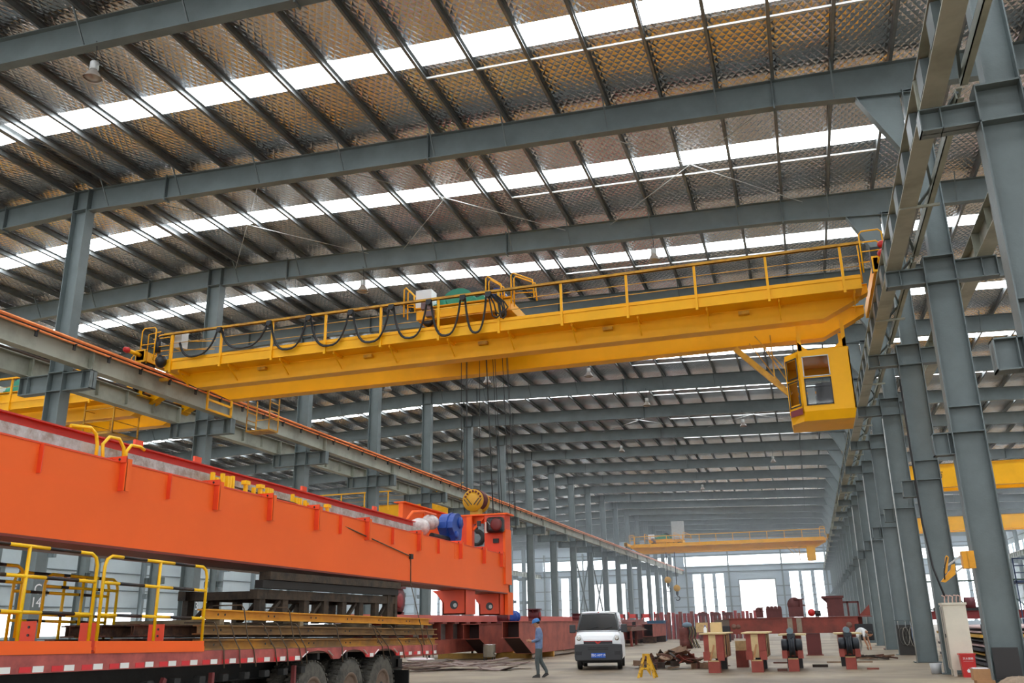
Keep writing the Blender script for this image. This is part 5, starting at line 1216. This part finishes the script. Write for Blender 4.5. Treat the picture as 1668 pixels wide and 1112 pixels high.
# scrap heap
RS = [mat('scrap_brown', (104, 66, 54), .6, .2, .3, 5), mat('scrap_dark', (62, 50, 44), .6, .3, .3, 5), mat('scrap_red', (140, 70, 56), .6, .1, .3, 5), mat('scrap_tan', (138, 108, 84), .6, .1, .3, 5)]
rng = random.Random(11)
kinds = ['curved offcut', 'flat bar offcut', 'bent plate', 'round disc', 'angle offcut']
for i in range(46):
    r_ = rng.random()**.6; a = rng.uniform(0, 2*PI); x = -4.75 + 1.35*r_*math.cos(a); y = 33.2 + 1.1*r_*math.sin(a); hz = .62*(1-r_)*rng.uniform(.5, 1) + .07
    M_ = Matrix.Translation((x, y, hz)) @ Matrix.Rotation(rng.uniform(0, 6), 4, 'Z') @ Matrix.Rotation(rng.uniform(-.6, .6)*(1 if hz > .15 else .12), 4, 'X') @ Matrix.Rotation(rng.uniform(-.5, .5)*(1 if hz > .15 else .1), 4, 'Y')
    m1 = MB(); k = i % 5
    if k == 0:
        n_ = 8; R_ = rng.uniform(.25, .42); A = rng.uniform(1.6, 3.2); vv = []
        for j in range(n_+1):
            b = A*j/n_ - A/2; 
            for rr, zz in ((R_, -.09), (R_+.02, -.09), (R_+.02, .09), (R_, .09)): vv.append((rr*math.cos(b)-R_*.7, rr*math.sin(b), zz))
        fs = []
        for j in range(n_):
            for q in range(4): fs.append((j*4+q, j*4+(q+1) % 4, (j+1)*4+(q+1) % 4, (j+1)*4+q))
        fs += [(0,3,2,1), (n_*4, n_*4+1, n_*4+2, n_*4+3)]; m1.add(vv, fs)
    elif k == 1: m1.box(-rng.uniform(.3, .55), .3, -.06, .06, -.015, .015)
    elif k == 2: m1.box(-.3, 0, -.16, .16, -.012, .012); m1.add([(0,-.16,-.012),(.22,-.16,.12),(.22,.16,.12),(0,.16,-.012),(0,-.16,.012),(.22,-.16,.145),(.22,.16,.145),(0,.16,.012)], [(0,3,2,1),(4,5,6,7),(0,1,5,4),(1,2,6,5),(2,3,7,6)])
    elif k == 3: m1.lathe([(.06, -.015), (.2, -.015), (.2, .015), (.06, .015), (.06, -.015)], (0,0,0), 'z', 18, caps=False)
    else: m1.box(-.35, .35, -.09, .09, -.01, .01); m1.box(-.35, .35, -.09, -.075, .01, .16)
    m1.xf(M_)
    lo_ = min(v[2] for v in m1.v)
    if lo_ < .004: m1.v = [(v[0], v[1], v[2]-lo_+.004) for v in m1.v]
    tag(m1.build('scrap_piece', RS[rng.randrange(4)]), 'rusty %s in the scrap heap behind the yellow stand' % kinds[k], 'scrap', 'scrap heap %ss' % kinds[k])
# crosswise brown girder on stands
xg = thing('crane_girder', 'red brown crosswise girder with wheel housings at both ends, in front of the far door', 'steel girder', (-1.0, 44.6, .95))
m1 = MB(); m1.box(-3.75, 1.9, 44.4, 44.42, .98, 1.62); m1.box(-3.9, 2.1, 45.0, 45.02, .98, 1.62); m1.build('web_plate', BROWN, xg)
for z in (.95, 1.62): MB().box(-3.9 if z < 1 else -4.45, 2.0 if z < 1 else 2.5, 44.35, 45.08, z, z+.03).build('flange', BROWN, xg)
m1 = MB(); m1.box(-4.4, -3.75, 44.42, 44.98, 1.2, 1.6); m1.build('end_block', mat('grey_brown_end', (110, 96, 86), .6), xg)
for j, x in enumerate((-4.1, 2.1)):
    m1 = MB(); m1.box(x-.38, x+.38, 44.30, 44.36, .62, 1.32); h_ = m1.build('wheel_box', BLACKP, xg); md = h_.modifiers.new('b', 'BEVEL'); md.width = .09; md.segments = 3; md.limit_method = 'NONE'
    MB().lathe([(.02, -.02), (.05, -.02), (.05, 0)], (x+.12, 44.30, .8), 'y', 12).build('plug', CREAM, h_)
for x in (-1.15, -.75): MB().box(x, x+.22, 44.36, 44.4, .99, 1.61).build('joint_plate', mat('grey_tan_plate', (150, 134, 116), .6, 0, .2, 6), xg)
for x, w in ((-3.55, .12), (-3.35, .1), (1.5, .13)): MB().lathe([(.01, 0), (w, 0), (w, .006)], (x, 44.39, 1.28), 'y', 18).build('bare_patch', mat('bare_brown', (124, 88, 74), .6), xg)
tag(MB().prism([(1.95, 1.66), (2.45, 1.66), (2.45, 2.15)], 'y', 44.5, 44.54).build('triangular_plate', BROWN), 'triangular brown plate standing on the right end of the crosswise girder', 'steel plate')
for x, lab in ((-.1, 'middle'), (-2.6, 'left'), ):
    t = thing('box_stand', 'dark red box shaped stand under the crosswise girder, %s one' % lab, 'stand', (x, 44.6, 0)); w = .62
    MB().box(x-w*.5, x+w*.5, 44.4, 45.0, .03, .94).build('body', mat('dark_red_box', (98, 36, 34), .5, 0, .15, 2), t); MB().box(x-w*.6, x+w*.6, 44.35, 45.05, 0, .03).build('base_plate', BROWN, t)
# things standing on the girder
def tower(x, w, z0, h, lab, y=44.6):
    t = thing('pulley_bracket', 'dark brown pulley bracket standing on the crosswise girder, %s' % lab, 'bracket', (x, y, z0)); mm = mat('dark_brown_steel', (96, 44, 42), .6, 0, .2, 4)
    MB().box(x-w/2, x+w*.3, y-.2, y+.2, z0, z0+h*.55).build('body', mm, t); MB().lathe([(.03, -.12), (w*.5, -.12), (w*.5, .12), (.03, .12)], (x-.03, y, z0+h*.68), 'y', 18).build('pulley', mm, t)
    MB().box(x+w*.3, x+w*.5, y-.15, y+.15, z0, z0+h).build('post', mm, t); MB().box(x-w*.1, x+w*.62, y-.18, y+.18, z0+h*.95, z0+h).build('cap', mm, t); MB().box(x+w*.5, x+w*.68, y-.12, y+.12, z0+h*.6, z0+h*.66).build('lug', mm, t)
tower(-.72, .65, 1.66, .80, 'left of the two tall ones')
t = thing('pulley_bracket', 'dark brown box bracket standing on the crosswise girder, right of the two tall ones', 'bracket', (.95, 44.6, 1.66)); mm = mat('dark_brown_steel', (96, 44, 42))
MB().box(.65, 1.35, 44.4, 44.8, 1.66, 2.5).build('body', mm, t); MB().box(.45, 1.4, 44.35, 44.85, 2.45, 2.55).build('cap', mm, t); MB().prism([(.4, 2.5), (.65, 2.5), (.65, 2.25)], 'y', 44.5, 44.55).build('gusset', mm, t); MB().box(.62, .66, 44.38, 44.82, 2.0, 2.06).build('ledge', mm, t)
for x in (1.5, 1.95): MB().box(x, x+.08, 44.5, 44.6, 1.66, 2.3).build('frame_post', mm, t)
MB().box(1.35, 2.03, 44.5, 44.6, 2.22, 2.3).build('frame_bar', mm, t)
tower(-2.35, .3, 1.66, .45, 'small one at the left', 44.7); 
t = thing('wheel_block', 'dark brown block of small wheels standing on the crosswise girder left of the tall brackets', 'wheel block', (-1.75, 44.7, 1.65))
MB().box(-2.05, -1.35, 44.5, 44.9, 1.65, 2.05).build('body', mm, t)
for j in range(4): MB().cyl((-1.95+.17*j, 44.45, 2.08), (-1.95+.17*j, 44.95, 2.08), .08, 12).build('roller', mm, t)
t = thing('small_pump', 'small red pump on the crosswise girder between the tall brackets', 'pump', (.0, 44.6, 1.66)); MB().sphere((-.05, 44.6, 1.84), .17, 6, 1, 1, 1).build('body', RED, t); MB().cyl((.1, 44.6, 1.8), (.35, 44.6, 1.8), .12, 12).build('motor', DARK, t)
# four bogies in front
WD = mat('pale_wood', (206, 176, 128), .75, 0, .25, 6); RB = mat('red_brown_bogie', (156, 70, 58), .6, 0, .2, 3); CR = mat('cream_primer', (216, 190, 140), .6, 0, .1, 4)
def bogie(x, y, lab, side):
    t = thing('end_truck', 'red brown end truck housing with cream strip, %s' % lab, 'end truck', (x, y, 0))
    s_ = side
    MB().box(x-.30, x+.30, y, y+2.6, .42, 1.14).build('housing', RB, t)
    MB().box(x-.42, x+.42, y-.1, y+2.7, 1.14, 1.18).build('top_plate', CR, t)
    MB().box(x-.14, x+.08, y-.012, y, .42, 1.12).build('front_strip', CR, t)
    for dy in (.5, 1.3, 1.9): MB().box(x+.30, x+.315, y+dy, y+dy+.25, .45, 1.1).build('side_strip', WD, t)
    MB().box(x+.3, x+.32, y+.9, y+1.0, .5, 1.1).build('slot', BLACKP, t)
    for dx in (-.22, .22):
        MB().box(x+dx-.10, x+dx+.10, y-.16, y, .36, .62).build('axle_box', RB, t)
    MB().bar((x-.1, y-.18, .38), (x+.02, y-.05, .82), .04, .04).build('lever', mat('tan_lever', (190, 140, 96)), t)
    for i_, (dy, m_) in enumerate(((-.25, RB), (2.1, BLACKP))):
        b = tag(MB().box(x-.18, x+.18, y+dy, y+dy+.35, 0, .36 if i_ == 0 else .42).build('support_block', m_), '%s support block, %s end truck by the scrap heap' % (('wooden topped front', 'black rear')[i_], lab.split(' of')[0]), 'support block')
        if i_ == 0: MB().box(x-.16, x+.16, y+dy-.01, y+dy+.36, .33, .362).build('wood_top', WD, b)
bogie(-3.1, 30.2, 'left of the two beside the scrap heap', 1); bogie(-1.82, 30.6, 'right of the two beside the scrap heap', 1)
def wheelset(x, y, lab):
    t = thing('drive_wheel_unit', 'black crane wheel unit with motor on a small block, %s' % lab, 'wheel unit', (x, y, .4))
    DB = mat('dark_blue_black', (34, 40, 48), .45, .1, .2, 4)
    MB().lathe([(.05, -.09), (.30, -.09), (.31, -.05), (.27, -.04), (.27, .04), (.31, .05), (.30, .09), (.05, .09)], (x, y, .74), 'x', 28).build('wheel', DB, t)
    for s_ in (-1, 1): MB().lathe([(.06, 0), (.17, 0), (.19, s_*.05), (.19, s_*.2), (.1, s_*.22), (.02, s_*.22)], (x+s_*.1, y, .78), 'x', 18).build('bearing_drum', DB, t)
    MB().box(x-.12, x+.12, y-.1, y+.9, .95, 1.12).build('gear_housing', DB, t); MB().cyl((x-.02, y-.1, 1.2), (x-.02, y+.4, 1.2), .1, 12).build('motor', mat('blue_grey_motor', (112, 132, 142), .5), t)
    for s_ in (-1, 1):
        MB().box(x+s_*.24-.08, x+s_*.24+.08, y-.1, y+.3, .38, .62).build('axle_box', RB, t)
    MB().box(x-.4, x+.45, y+.35, y+2.4, 1.06, 1.10).build('top_plate', CR, t); MB().box(x-.28, x+.28, y+.6, y+2.4, .42, 1.06).build('housing', RB, t)
    b = tag(MB().box(x-.16, x+.16, y-.2, y+.25, 0, .36).build('support_block', RB), 'brown support block under the %s black wheel unit' % lab.split(',')[0], 'support block'); MB().box(x-.15, x+.15, y-.21, y+.26, .36, .385).build('wood_top', WD, b)
    tag(MB().box(x-.25, x+.25, y+2.0, y+2.3, 0, .42).build('support_block', BLACKP), 'black support block behind the %s black wheel unit' % lab.split(',')[0], 'support block')
wheelset(-.74, 31.0, 'middle, right of the end trucks'); wheelset(1.0, 32.2, 'rightmost, beside the bending person')
# objects on end trucks
t = thing('glue_bottle', 'small white bottle on top of the left end truck', 'bottle', (-3.35, 30.5, 1.18)); MB().lathe([(.001, 0), (.05, 0), (.055, .01), (.055, .14), (.03, .17), (.025, .2), (.001, .2)], (-3.35, 30.5, 1.18), 'z', 14).build('bottle_body', WHITE, t); MB().lathe([(.001, .2), (.03, .2), (.03, .23), (.001, .23)], (-3.35, 30.5, 1.18), 'z', 12).build('cap', BLUE, t)
for i, (x, y, z, m_) in enumerate(((-3.7, 32.7, 1.18, WD), (-3.2, 32.5, 1.18, CR), (-2.5, 33.6, .55, WD))):
    t = tag(MB().box(x-.2, x+.18, y, y+.3, z, z+.32).build('wooden_block', m_), 'pale wooden block near the left end truck, %s' % ('behind its top plate at the left', 'behind its top plate at the right', 'in the gap right of it')[i], 'wood block')
tag(MB().box(-2.7, -2.3, 33.5, 34.0, 0, .55).build('block_support', BROWN), 'brown support under the wooden block in the gap', 'support')
# small floor clutter
for i, (x, y, a, b, h) in enumerate(((-1.25, 30.9, .3, .18, .08), (-.2, 33.5, .5, .2, .09), (1.45, 31.9, .35, .15, .05), (.3, 37.0, 1.6, .08, .04), (-1.6, 36.5, 1.0, .1, .05), (4.0, 56.0, .6, .4, .06), (3.3, 52.0, 1.4, .5, .05))):
    tag(MB().box(x, x+a, y, y+b, 0, h).build('floor_offcut', RS[i % 4]), 'dark steel offcut on the floor, %s' % ('left of the middle black wheel unit', 'right of the middle black wheel unit', 'at the foot of the rightmost black wheel unit', 'thin bar between the black wheel units', 'thin bar behind the end trucks', 'beside the yellow box at the right columns', 'in front of the yellow box at the right columns')[i], 'offcut')
# scrap next to the bending person
for i in range(9):
    x = 1.55 + .12*i; y = 39.2 + .5*((i*7) % 5)/5
    m1 = MB(); m1.bar((x-.35, y, .06+.05*(i % 3)), (x+.45, y+.3*(-1)**i, .05+.06*((i+1) % 3)), .09, .06); m1.bar((x-.2, y+.1, .12), (x+.3, y+.12, .10), .12, .02)
    tag(m1.build('scrap_bar', RS[i % 4]), 'rusty bar in the small pile at the hands of the bending person', 'scrap', 'small pile of bars by the bending person')
# barrel with hoses
t = thing('hose_barrel', 'rusty barrel draped with hoses and rags left of the end trucks', 'barrel', (-7.35, 57.0, 0))
MB().lathe([(.02, 0), (.38, 0), (.39, .4), (.38, .41), (.39, .8), (.38, 1.2), (.02, 1.2)], (-7.45, 57.0, 0), 'z', 20).build('drum', mat('rust_drum', (104, 50, 42), .7, 0, .3, 5), t)
for j in range(6):
    m1 = MB(); x0_ = -7.25 + .09*j; m1.tube([(x0_, 56.7, 1.25), (x0_+.1, 56.6, 1.0), (x0_+.05*(-1)**j, 56.6, .6), (x0_+.12, 56.62, .2), (x0_+.2, 56.7, .05)], .035, 6); m1.build('hose', mat('olive_hose', (112, 104, 70), .8, 0, .3, 6) if j % 2 else DARK, t)
m1 = MB(); m1.sphere((-7.3, 56.8, 1.35), .3, 6, 1, .8, .55); m1.build('rag', mat('blue_grey_rag', (112, 132, 146), .9), t)
# row of red brown ribs far back
for i in range(26):
    x = -14.2 + .36*i
    tag(MB().box(x, x+.22, 88+.3*(i % 3), 89.0+.3*(i % 3), 0, 2.35+.12*math.sin(i*2.3)).build('rib_plate', mat('pink_red_rib', (176, 70, 70), .6, 0, .2, 3) if i % 3 else BROWN), 'upright red rib plate in the row in front of the far left windows', 'rib plate', 'row of upright red rib plates')
for i, x in enumerate((-19.2, -17.9, -16.5, -15.2)):
    t = thing('orange_frame', 'bright red orange frame far back on the left, %s from the left' % ORD[i], 'frame', (x, 96, 0)); mm2 = mat('bright_red_frame', (236, 62, 46), .5)
    MB().box(x-.5, x-.35, 96, 96.3, 0, 2.4+.2*(i % 2)).build('post', mm2, t); MB().box(x+.35, x+.5, 96, 96.3, 0, 2.4).build('post', mm2, t); MB().box(x-.5, x+.5, 96, 96.3, 2.0, 2.4).build('beam', mm2, t)
for i, x in enumerate((-8.9, -7.9, -6.9)):
    t = thing('dark_frame', 'dark brown slotted frame left of the far door, %s from the left' % ORD[i], 'frame', (x, 80, 0))
    MB().box(x-.4, x+.4, 80, 80.2, 0, .9).build('base', mm, t); MB().box(x-.4, x+.4, 80, 80.2, 2.0, 2.25).build('top', mm, t)
    for j in range(3): MB().box(x-.38+.32*j, x-.28+.32*j, 80, 80.2, .9, 2.0).build('bar', mm, t)
# hanging hooks far back
for i, (x, y, z) in enumerate(((-16.6, 114.0, 5.0), (-15.55, 114.0, 4.0))):
    t = thing('hook_block', 'small yellow hook block hanging far back beside the left columns, %s' % ('higher one', 'lower one')[i], 'hook block', (x, y, z))
    MB().lathe([(.02, -.15), (.4, -.15), (.4, .15), (.02, .15)], (x, y, z+1.5), 'y', 18).build('sheave_housing', mat('hook_yellow', (206, 152, 30)), t); MB().box(x-.15, x+.15, y-.1, y+.1, z+.7, z+1.2).build('shank', BLACKP, t)
    m1 = MB(); m1.tube([(x, y, z+.8), (x, y, z+.55)] + [(x+.03+.25*math.cos(a), y, z+.3+.25*math.sin(a)) for a in [PI/2 - j*PI*1.35/8 for j in range(9)]], .06, 8); m1.build('hook', DARK, t)
    MB().cyl((x, y, z+1.8), (x, y, 11.1), .05, 6).build('rope', DARK, t)

# ------------------------------------------------------------------ right side, at the columns
t = thing('electrical_cabinet', 'tall cream electrical cabinet beside the right columns, left of the red fire box', 'cabinet', (3.7, 28.4, 0))
MB().box(3.46, 4.03, 28.15, 28.8, .16, 1.86).build('body', CREAM, t); MB().box(3.43, 4.06, 28.12, 28.83, 1.86, 1.92).build('top', CREAM, t)
MB().box(3.435, 3.46, 28.2, 28.75, .2, 1.82).build('side_panel', mat('grey_cream_side', (176, 170, 156), .5), t); MB().box(3.43, 3.44, 28.42, 28.48, .22, 1.8).build('side_gap', BLACKP, t)
MB().box(3.41, 3.435, 28.22, 28.26, 1.0, 1.1).build('handle', BLACKP, t)
for x in (3.48, 3.93):
    for y in (28.18, 28.66): MB().box(x, x+.08, y, y+.08, 0, .16).build('leg', CREAM, t)
for i in range(5):
    x = 3.55 + .1*i; m1 = MB(); m1.tube([(x, 28.4, 1.9), (x, 28.4, 2.0), (x+.02, 28.38, 2.08+.03*(i % 2)), (x-.06, 28.36, 2.12)], .018, 6); m1.build('cable_stub', mat('pinkish_cable', (206, 170, 156), .5), t)
m1 = MB(); m1.tube([(3.36, 29.1, 8.6), (3.36, 29.1, 6.5), (3.37, 29.08, 4.2), (3.45, 28.9, 2.9), (3.6, 28.5, 2.05)], .03, 6); tag(m1.build('power_cable', BLACK), 'thick black cable dropping down the column to the cream cabinet', 'cable')
for k, yy in ((2, 36.7), (4, 51.7), (6, 66.7)):
    m1 = MB(); m1.tube([(3.38, yy-.2, 8.9), (3.36, yy-.22, 6.0), (3.37, yy-.22, 3.2), (3.36, yy-.22, .0)], .022, 6); tag(m1.build('conduit', GREYL), 'thin grey conduit down the right column, %s from the camera' % ORD[k//2], 'conduit')
t = thing('fire_extinguisher_box', 'red fire extinguisher box with white flame sign leaning on the cream cabinet', 'fire box', (3.820, 27.900, 0))
m1 = MB(); m1.add([(3.660,27.750,0),(3.980,27.750,0),(3.980,28.000,0),(3.660,28.000,0),(3.630,27.730,.56),(4.000,27.730,.56),(4.000,28.020,.56),(3.630,28.020,.56)], [(0,3,2,1),(4,5,6,7),(0,1,5,4),(1,2,6,5),(2,3,7,6),(3,0,4,7)]); m1.build('body', RED, t)
MB().box(3.610, 4.020, 27.710, 28.040, .56, .60).build('lid', RED, t)
text_mesh('灭火器箱', .065, 'painted_characters', WHITE, t, facing((3.820, 27.728, .47), (0, -1, .03)), .001)
m1 = MB(); m1.box(3.700, 3.940, 27.726, 27.728, .405, .41); m1.build('painted_line', WHITE, t)
m1 = MB(); m1.add([(3.770,27.738,.12),(3.870,27.738,.12),(3.890,27.736,.17),(3.830,27.734,.25),(3.820,27.734,.19),(3.790,27.735,.22),(3.750,27.736,.17)], [(0,1,2,3,4,5,6)]); m1.build('flame_sign', WHITE, t)
t = thing('bucket', 'small white bucket on the floor left of the cream cabinet', 'bucket', (3.2, 29.6, 0)); MB().lathe([(.001, 0), (.13, 0), (.16, .28), (.15, .28), (.12, .02), (.001, .02)], (3.2, 29.6, 0), 'z', 20).build('pail', mat('grey_white', (200, 202, 204), .5), t); MB().tube([(3.2+.16*math.cos(a), 29.6, .28-.1*math.sin(a)) for a in [PI*j/10 for j in range(11)]], .006, 5).build('handle', DARK, t)
t = thing('hose_rack', 'dark board hung with coiled hoses at the third right column', 'hose rack', (4.2, 44.3, 0))
MB().box(3.42, 4.15, 44.05, 44.08, 0, 1.25).build('board', mat('dark_board', (58, 56, 54), .7), t)
for j in range(4):
    cx = 3.62 + .14*j; pts_ = [(cx+.13*math.cos(a), 44.0-.015*j, .78+(.34+.03*j)*math.sin(a)) for a in [2*PI*q/16 for q in range(17)]]; MB().tube(pts_, .016, 6).build('hose_coil', mat('grey_hose', (150, 146, 136), .6) if j % 2 else mat('dark_hose', (84, 82, 76), .6), t)
MB().box(3.35, 4.2, 44.0, 44.1, 1.42, 1.45).build('rail', STEEL_D, t)
for x in (3.5, 3.8, 4.0): MB().sphere((x, 44.02, 1.4), .025, 5).build('valve', CHROME, t); MB().cyl((x, 44.03, 1.38), (x, 44.03, 1.1), .012, 6).build('pipe', GREYL, t)
MB().tube([(4.05, 43.98, 1.25), (4.02, 43.96, .8), (4.06, 43.95, .45), (4.25, 43.9, .15)], .04, 6).build('blue_hose', mat('blue_grey_hose', (122, 142, 170), .4), t)
t = thing('steel_bin', 'yellow steel bin on the floor beside the fourth right column', 'bin', (4.3, 53.2, 0)); m1 = MB(); m1.add([(3.95,52.9,0),(4.7,52.9,0),(4.7,53.6,0),(3.95,53.6,0),(3.88,52.8,.5),(4.75,52.8,.5),(4.75,53.7,.5),(3.88,53.7,.5)], [(0,3,2,1),(0,1,5,4),(1,2,6,5),(2,3,7,6),(3,0,4,7)]); m1.build('tub', mat('amber_bin', (232, 164, 20), .5), t); MB().box(3.85, 4.78, 52.76, 52.80, .46, .52).build('rim', mat('amber_bin', (232, 164, 20)), t)
t = thing('electrical_cabinet', 'pale pinkish cabinet far back at the right columns', 'cabinet', (4.8, 79.6, 0)); MB().box(4.45, 5.15, 79.3, 80.0, .05, 2.25).build('body', mat('pink_cream', (226, 206, 204), .5), t); MB().box(4.42, 5.18, 79.27, 80.03, 2.25, 2.32).build('top', mat('pink_cream', (226, 206, 204)), t); MB().box(4.5, 5.1, 79.35, 79.95, 0, .05).build('plinth', DARK, t)
t = thing('fire_extinguisher_box', 'small red box in front of the pale far cabinet', 'fire box', (5.0, 78.9, 0)); MB().box(4.82, 5.2, 78.8, 79.1, 0, .68).build('body', RED, t); MB().box(4.8, 5.22, 78.78, 79.12, .68, .72).build('lid', RED, t)
# carton, bag and panel by the nearest right column
CB = mat('cardboard', (176, 132, 92), .85, 0, .12, 6)
t = thing('cardboard_box', 'upper brown cardboard box with white papers on it, at the right bottom corner', 'box', (3.02, 21.4, .32)); MB().box(2.98, 3.3, 21.25, 21.6, .30, .52).build('carton', CB, t); MB().box(3.29, 3.3, 21.24, 21.25, .3, .52).build('flap_edge', CB, t)
t2 = thing('cardboard_box', 'lower brown cardboard box with a white label, under the other carton', 'box', (3.05, 21.4, 0)); MB().box(3.02, 3.36, 21.22, 21.6, 0, .30).build('carton', CB, t2); MB().box(3.1, 3.22, 21.215, 21.22, .12, .2).build('label', WHITE, t2)
tag(MB().box(3.0, 3.28, 21.28, 21.55, .521, .535).build('paper_sheets', mat('paper_white', (236, 236, 244), .6)), 'white paper sheets lying on the upper cardboard box', 'paper')
tag(MB().box(3.46, 3.95, 21.66, 21.69, .30, .92).build('black_panel', mat('black_brown_panel', (40, 36, 36), .5)), 'black panel standing against the nearest right column at the picture edge', 'panel')
m1 = MB(); m1.sphere((3.78, 21.15, .2), .34, 10, 1.2, .8, .55)
rg = random.Random(5)
m1.v = [(v[0]+rg.uniform(-.014, .014), v[1]+rg.uniform(-.014, .014), max(0.002, v[2]+rg.uniform(-.014, .014))) for v in m1.v]
tag(m1.build('cloth_bundle', mat('beige_bundle', (168, 146, 124), .85, 0, .3, 9, bump=.5, bscale=12)), 'beige cloth bundle on the floor in front of the black panel', 'bundle')
# small yellow jib fixed to the second right column
t = thing('jib_arm', 'small yellow folding arm with chain fixed to the column left of the picture edge', 'jib arm', (3.3, 21.7, 2.5))
JY = mat('jib_yellow', (238, 164, 20), .45, 0, .15, 5)
MB().box(3.17, 3.41, 21.5, 21.75, 2.52, 2.88).build('mount_box', JY, t); MB().box(3.27, 3.285, 21.48, 21.5, 2.52, 2.88).build('box_edge', YEL_D, t)
for z in (2.80, 2.56): MB().bar((3.18, 21.6, z), (2.78, 21.5, z-.26), .03, .03).build('arm_tube', GREYL, t)
m1 = MB(); m1.prism([(2.68, 2.26), (2.76, 2.24), (2.98, 2.40), (3.0, 2.62), (2.93, 2.60), (2.9, 2.5), (2.84, 2.44)], 'y', 21.45, 21.55); m1.build('arm_plate', JY, t)
m1 = MB(); m1.prism([(2.76, 2.40), (2.82, 2.44), (2.90, 2.76), (2.86, 2.80), (2.83, 2.76)], 'y', 21.42, 21.5); m1.build('lever', JY, t)
MB().tube([(2.86, 21.42, 2.76), (2.80, 21.4, 2.6), (2.76, 21.4, 2.46), (2.75, 21.42, 2.3)], .014, 6).build('chain', DARK, t)
# goods in the right hall
for i in range(9):
    z = .05 + .14*i; x0_ = 5.0 + .08*(i % 3)
    tag(MB().box(x0_, 9.2, 33.0+.2*(i % 2), 44.0, z, z+(.05 if i % 3 else .09)).build('steel_sheet', (mat('pinkish_sheet', (206, 178, 176), .4, .2, .1, 2), mat('dark_sheet', (58, 58, 64), .5, .2, .2, 3), mat('grey_sheet', (126, 128, 128), .45, .3, .1, 2), mat('yellow_edge', (206, 160, 60), .5))[(1, 2, 3, 1, 0, 1, 3, 0, 0)[i]]), 'flat steel sheet in the stack of the right hall, %s from the floor' % ORD[i], 'steel sheet', 'stack of steel sheets in the right hall')
for j in range(6): tag(MB().box(5.1+.7*j, 5.2+.7*j, 33.1, 33.25, 0, 1.3).build('stack_post', DARK), 'dark upright post in front of the stacked sheets, %s from the left' % ORD[j], 'post')
tag(MB().ibeam_x(45.5, 1.45, 1.8, 5.0, 14.0, .3).build('red_beam', mat('dark_red_beam', (140, 36, 36), .5)), 'dark red beam lying across the back of the right hall stack', 'beam')
for i, (x, y) in enumerate(((5.5, 45.5), (6.7, 45.5), (7.9, 45.5))):
    t = thing('machine_part', 'dark red machine part on the red beam in the right hall, %s from the left' % ORD[i], 'machine part', (x, y, 1.8)); MB().cyl((x-.2, y, 2.1), (x+.2, y, 2.1), .28, 14).build('drum', mat('dark_maroon_steel', (98, 34, 40)), t); MB().box(x-.3, x+.3, y-.2, y+.2, 1.8, 1.95).build('base', DARK, t)
t = thing('stair_platform', 'dark blue steel stair platform in the right hall at the picture edge', 'stair', (9.6, 45, 2)); NB = mat('navy_steel', (34, 52, 84), .5)
MB().box(8.5, 11.5, 44.5, 46.5, 2.9, 3.0).build('platform_plate', NB, t)
for z in (3.3, 3.6, 3.9): MB().box(8.5, 11.5, 44.5, 44.54, z, z+.04).build('rail', NB, t)
for x in (8.5, 9.1, 9.7, 10.3): MB().box(x, x+.05, 44.5, 44.55, 0 if x in (8.5, 10.3) else 2.9, 3.95).build('post', NB, t)
for j in range(8): MB().box(9.2+.2*j, 9.5+.2*j, 44.6, 45.6, 2.7-.28*j, 2.74-.28*j).build('step', NB, t)
for i, x in enumerate((5.0, 7.2, 9.8)):
    t = thing('pipe_rack', 'thin dark green pipe frame in the right hall behind the cabinet, %s from the left' % ORD[i], 'rack', (x, 52, 0)); GF = mat('dark_green_pipe', (44, 70, 62), .5)
    for dx in (0, 1.6): MB().cyl((x+dx, 52, 0), (x+dx, 52, 3.3), .04, 8).build('pipe', GF, t)
    MB().cyl((x, 52, 3.3), (x+1.6, 52, 3.3), .04, 8).build('pipe', GF, t); MB().tube([(x, 52, 2.4), (x+.4, 52, 2.0), (x+.9, 52, 1.9), (x+1.6, 52, 1.6)], .03, 6).build('pipe', GF, t)

# tell the pieces of each group apart by their place in the row or heap
def order_labels(group, text, key=lambda o: o):
    obs = [o for o in C.objects if o.get('group') == group]
    def cx(o):
        vs_ = [o.matrix_basis @ Vector(b) for b in o.bound_box]; return sum(v.x for v in vs_)/8 / max(1, sum(v.y for v in vs_)/8)
    for i, o in enumerate(sorted(obs, key=cx)): o['label'] = text % ORD[i]
for k_ in kinds: order_labels('scrap heap %ss' % k_, 'rusty ' + k_ + ' in the scrap heap behind the yellow stand, %s from the left')
order_labels('cut plates on the floor behind the trailer', 'thin cut plate lying on the floor behind the trailer, %s from the left')
order_labels('row of upright red rib plates', 'upright red rib plate in the row before the far left windows, %s from the left')
order_labels('small pile of bars by the bending person', 'rusty bar in the small pile by the bending person, %s from the left')
# thin dust haze filling the far part of the hall
hz = bpy.data.materials.new('dust_haze'); hz.use_nodes = True; nt = hz.node_tree; nt.nodes.clear()
o_ = nt.nodes.new('ShaderNodeOutputMaterial'); vsn = nt.nodes.new('ShaderNodeVolumeScatter'); vsn.inputs['Color'].default_value = (.86, .93, 1, 1); vsn.inputs['Density'].default_value = .003; nt.links.new(vsn.outputs[0], o_.inputs['Volume'])
tag(MB().box(-74, 29.5, 62, 163.5, .01, 14.0).build('dust_haze', hz), 'thin bluish dust haze in the far part of the hall', 'haze', kind='stuff')
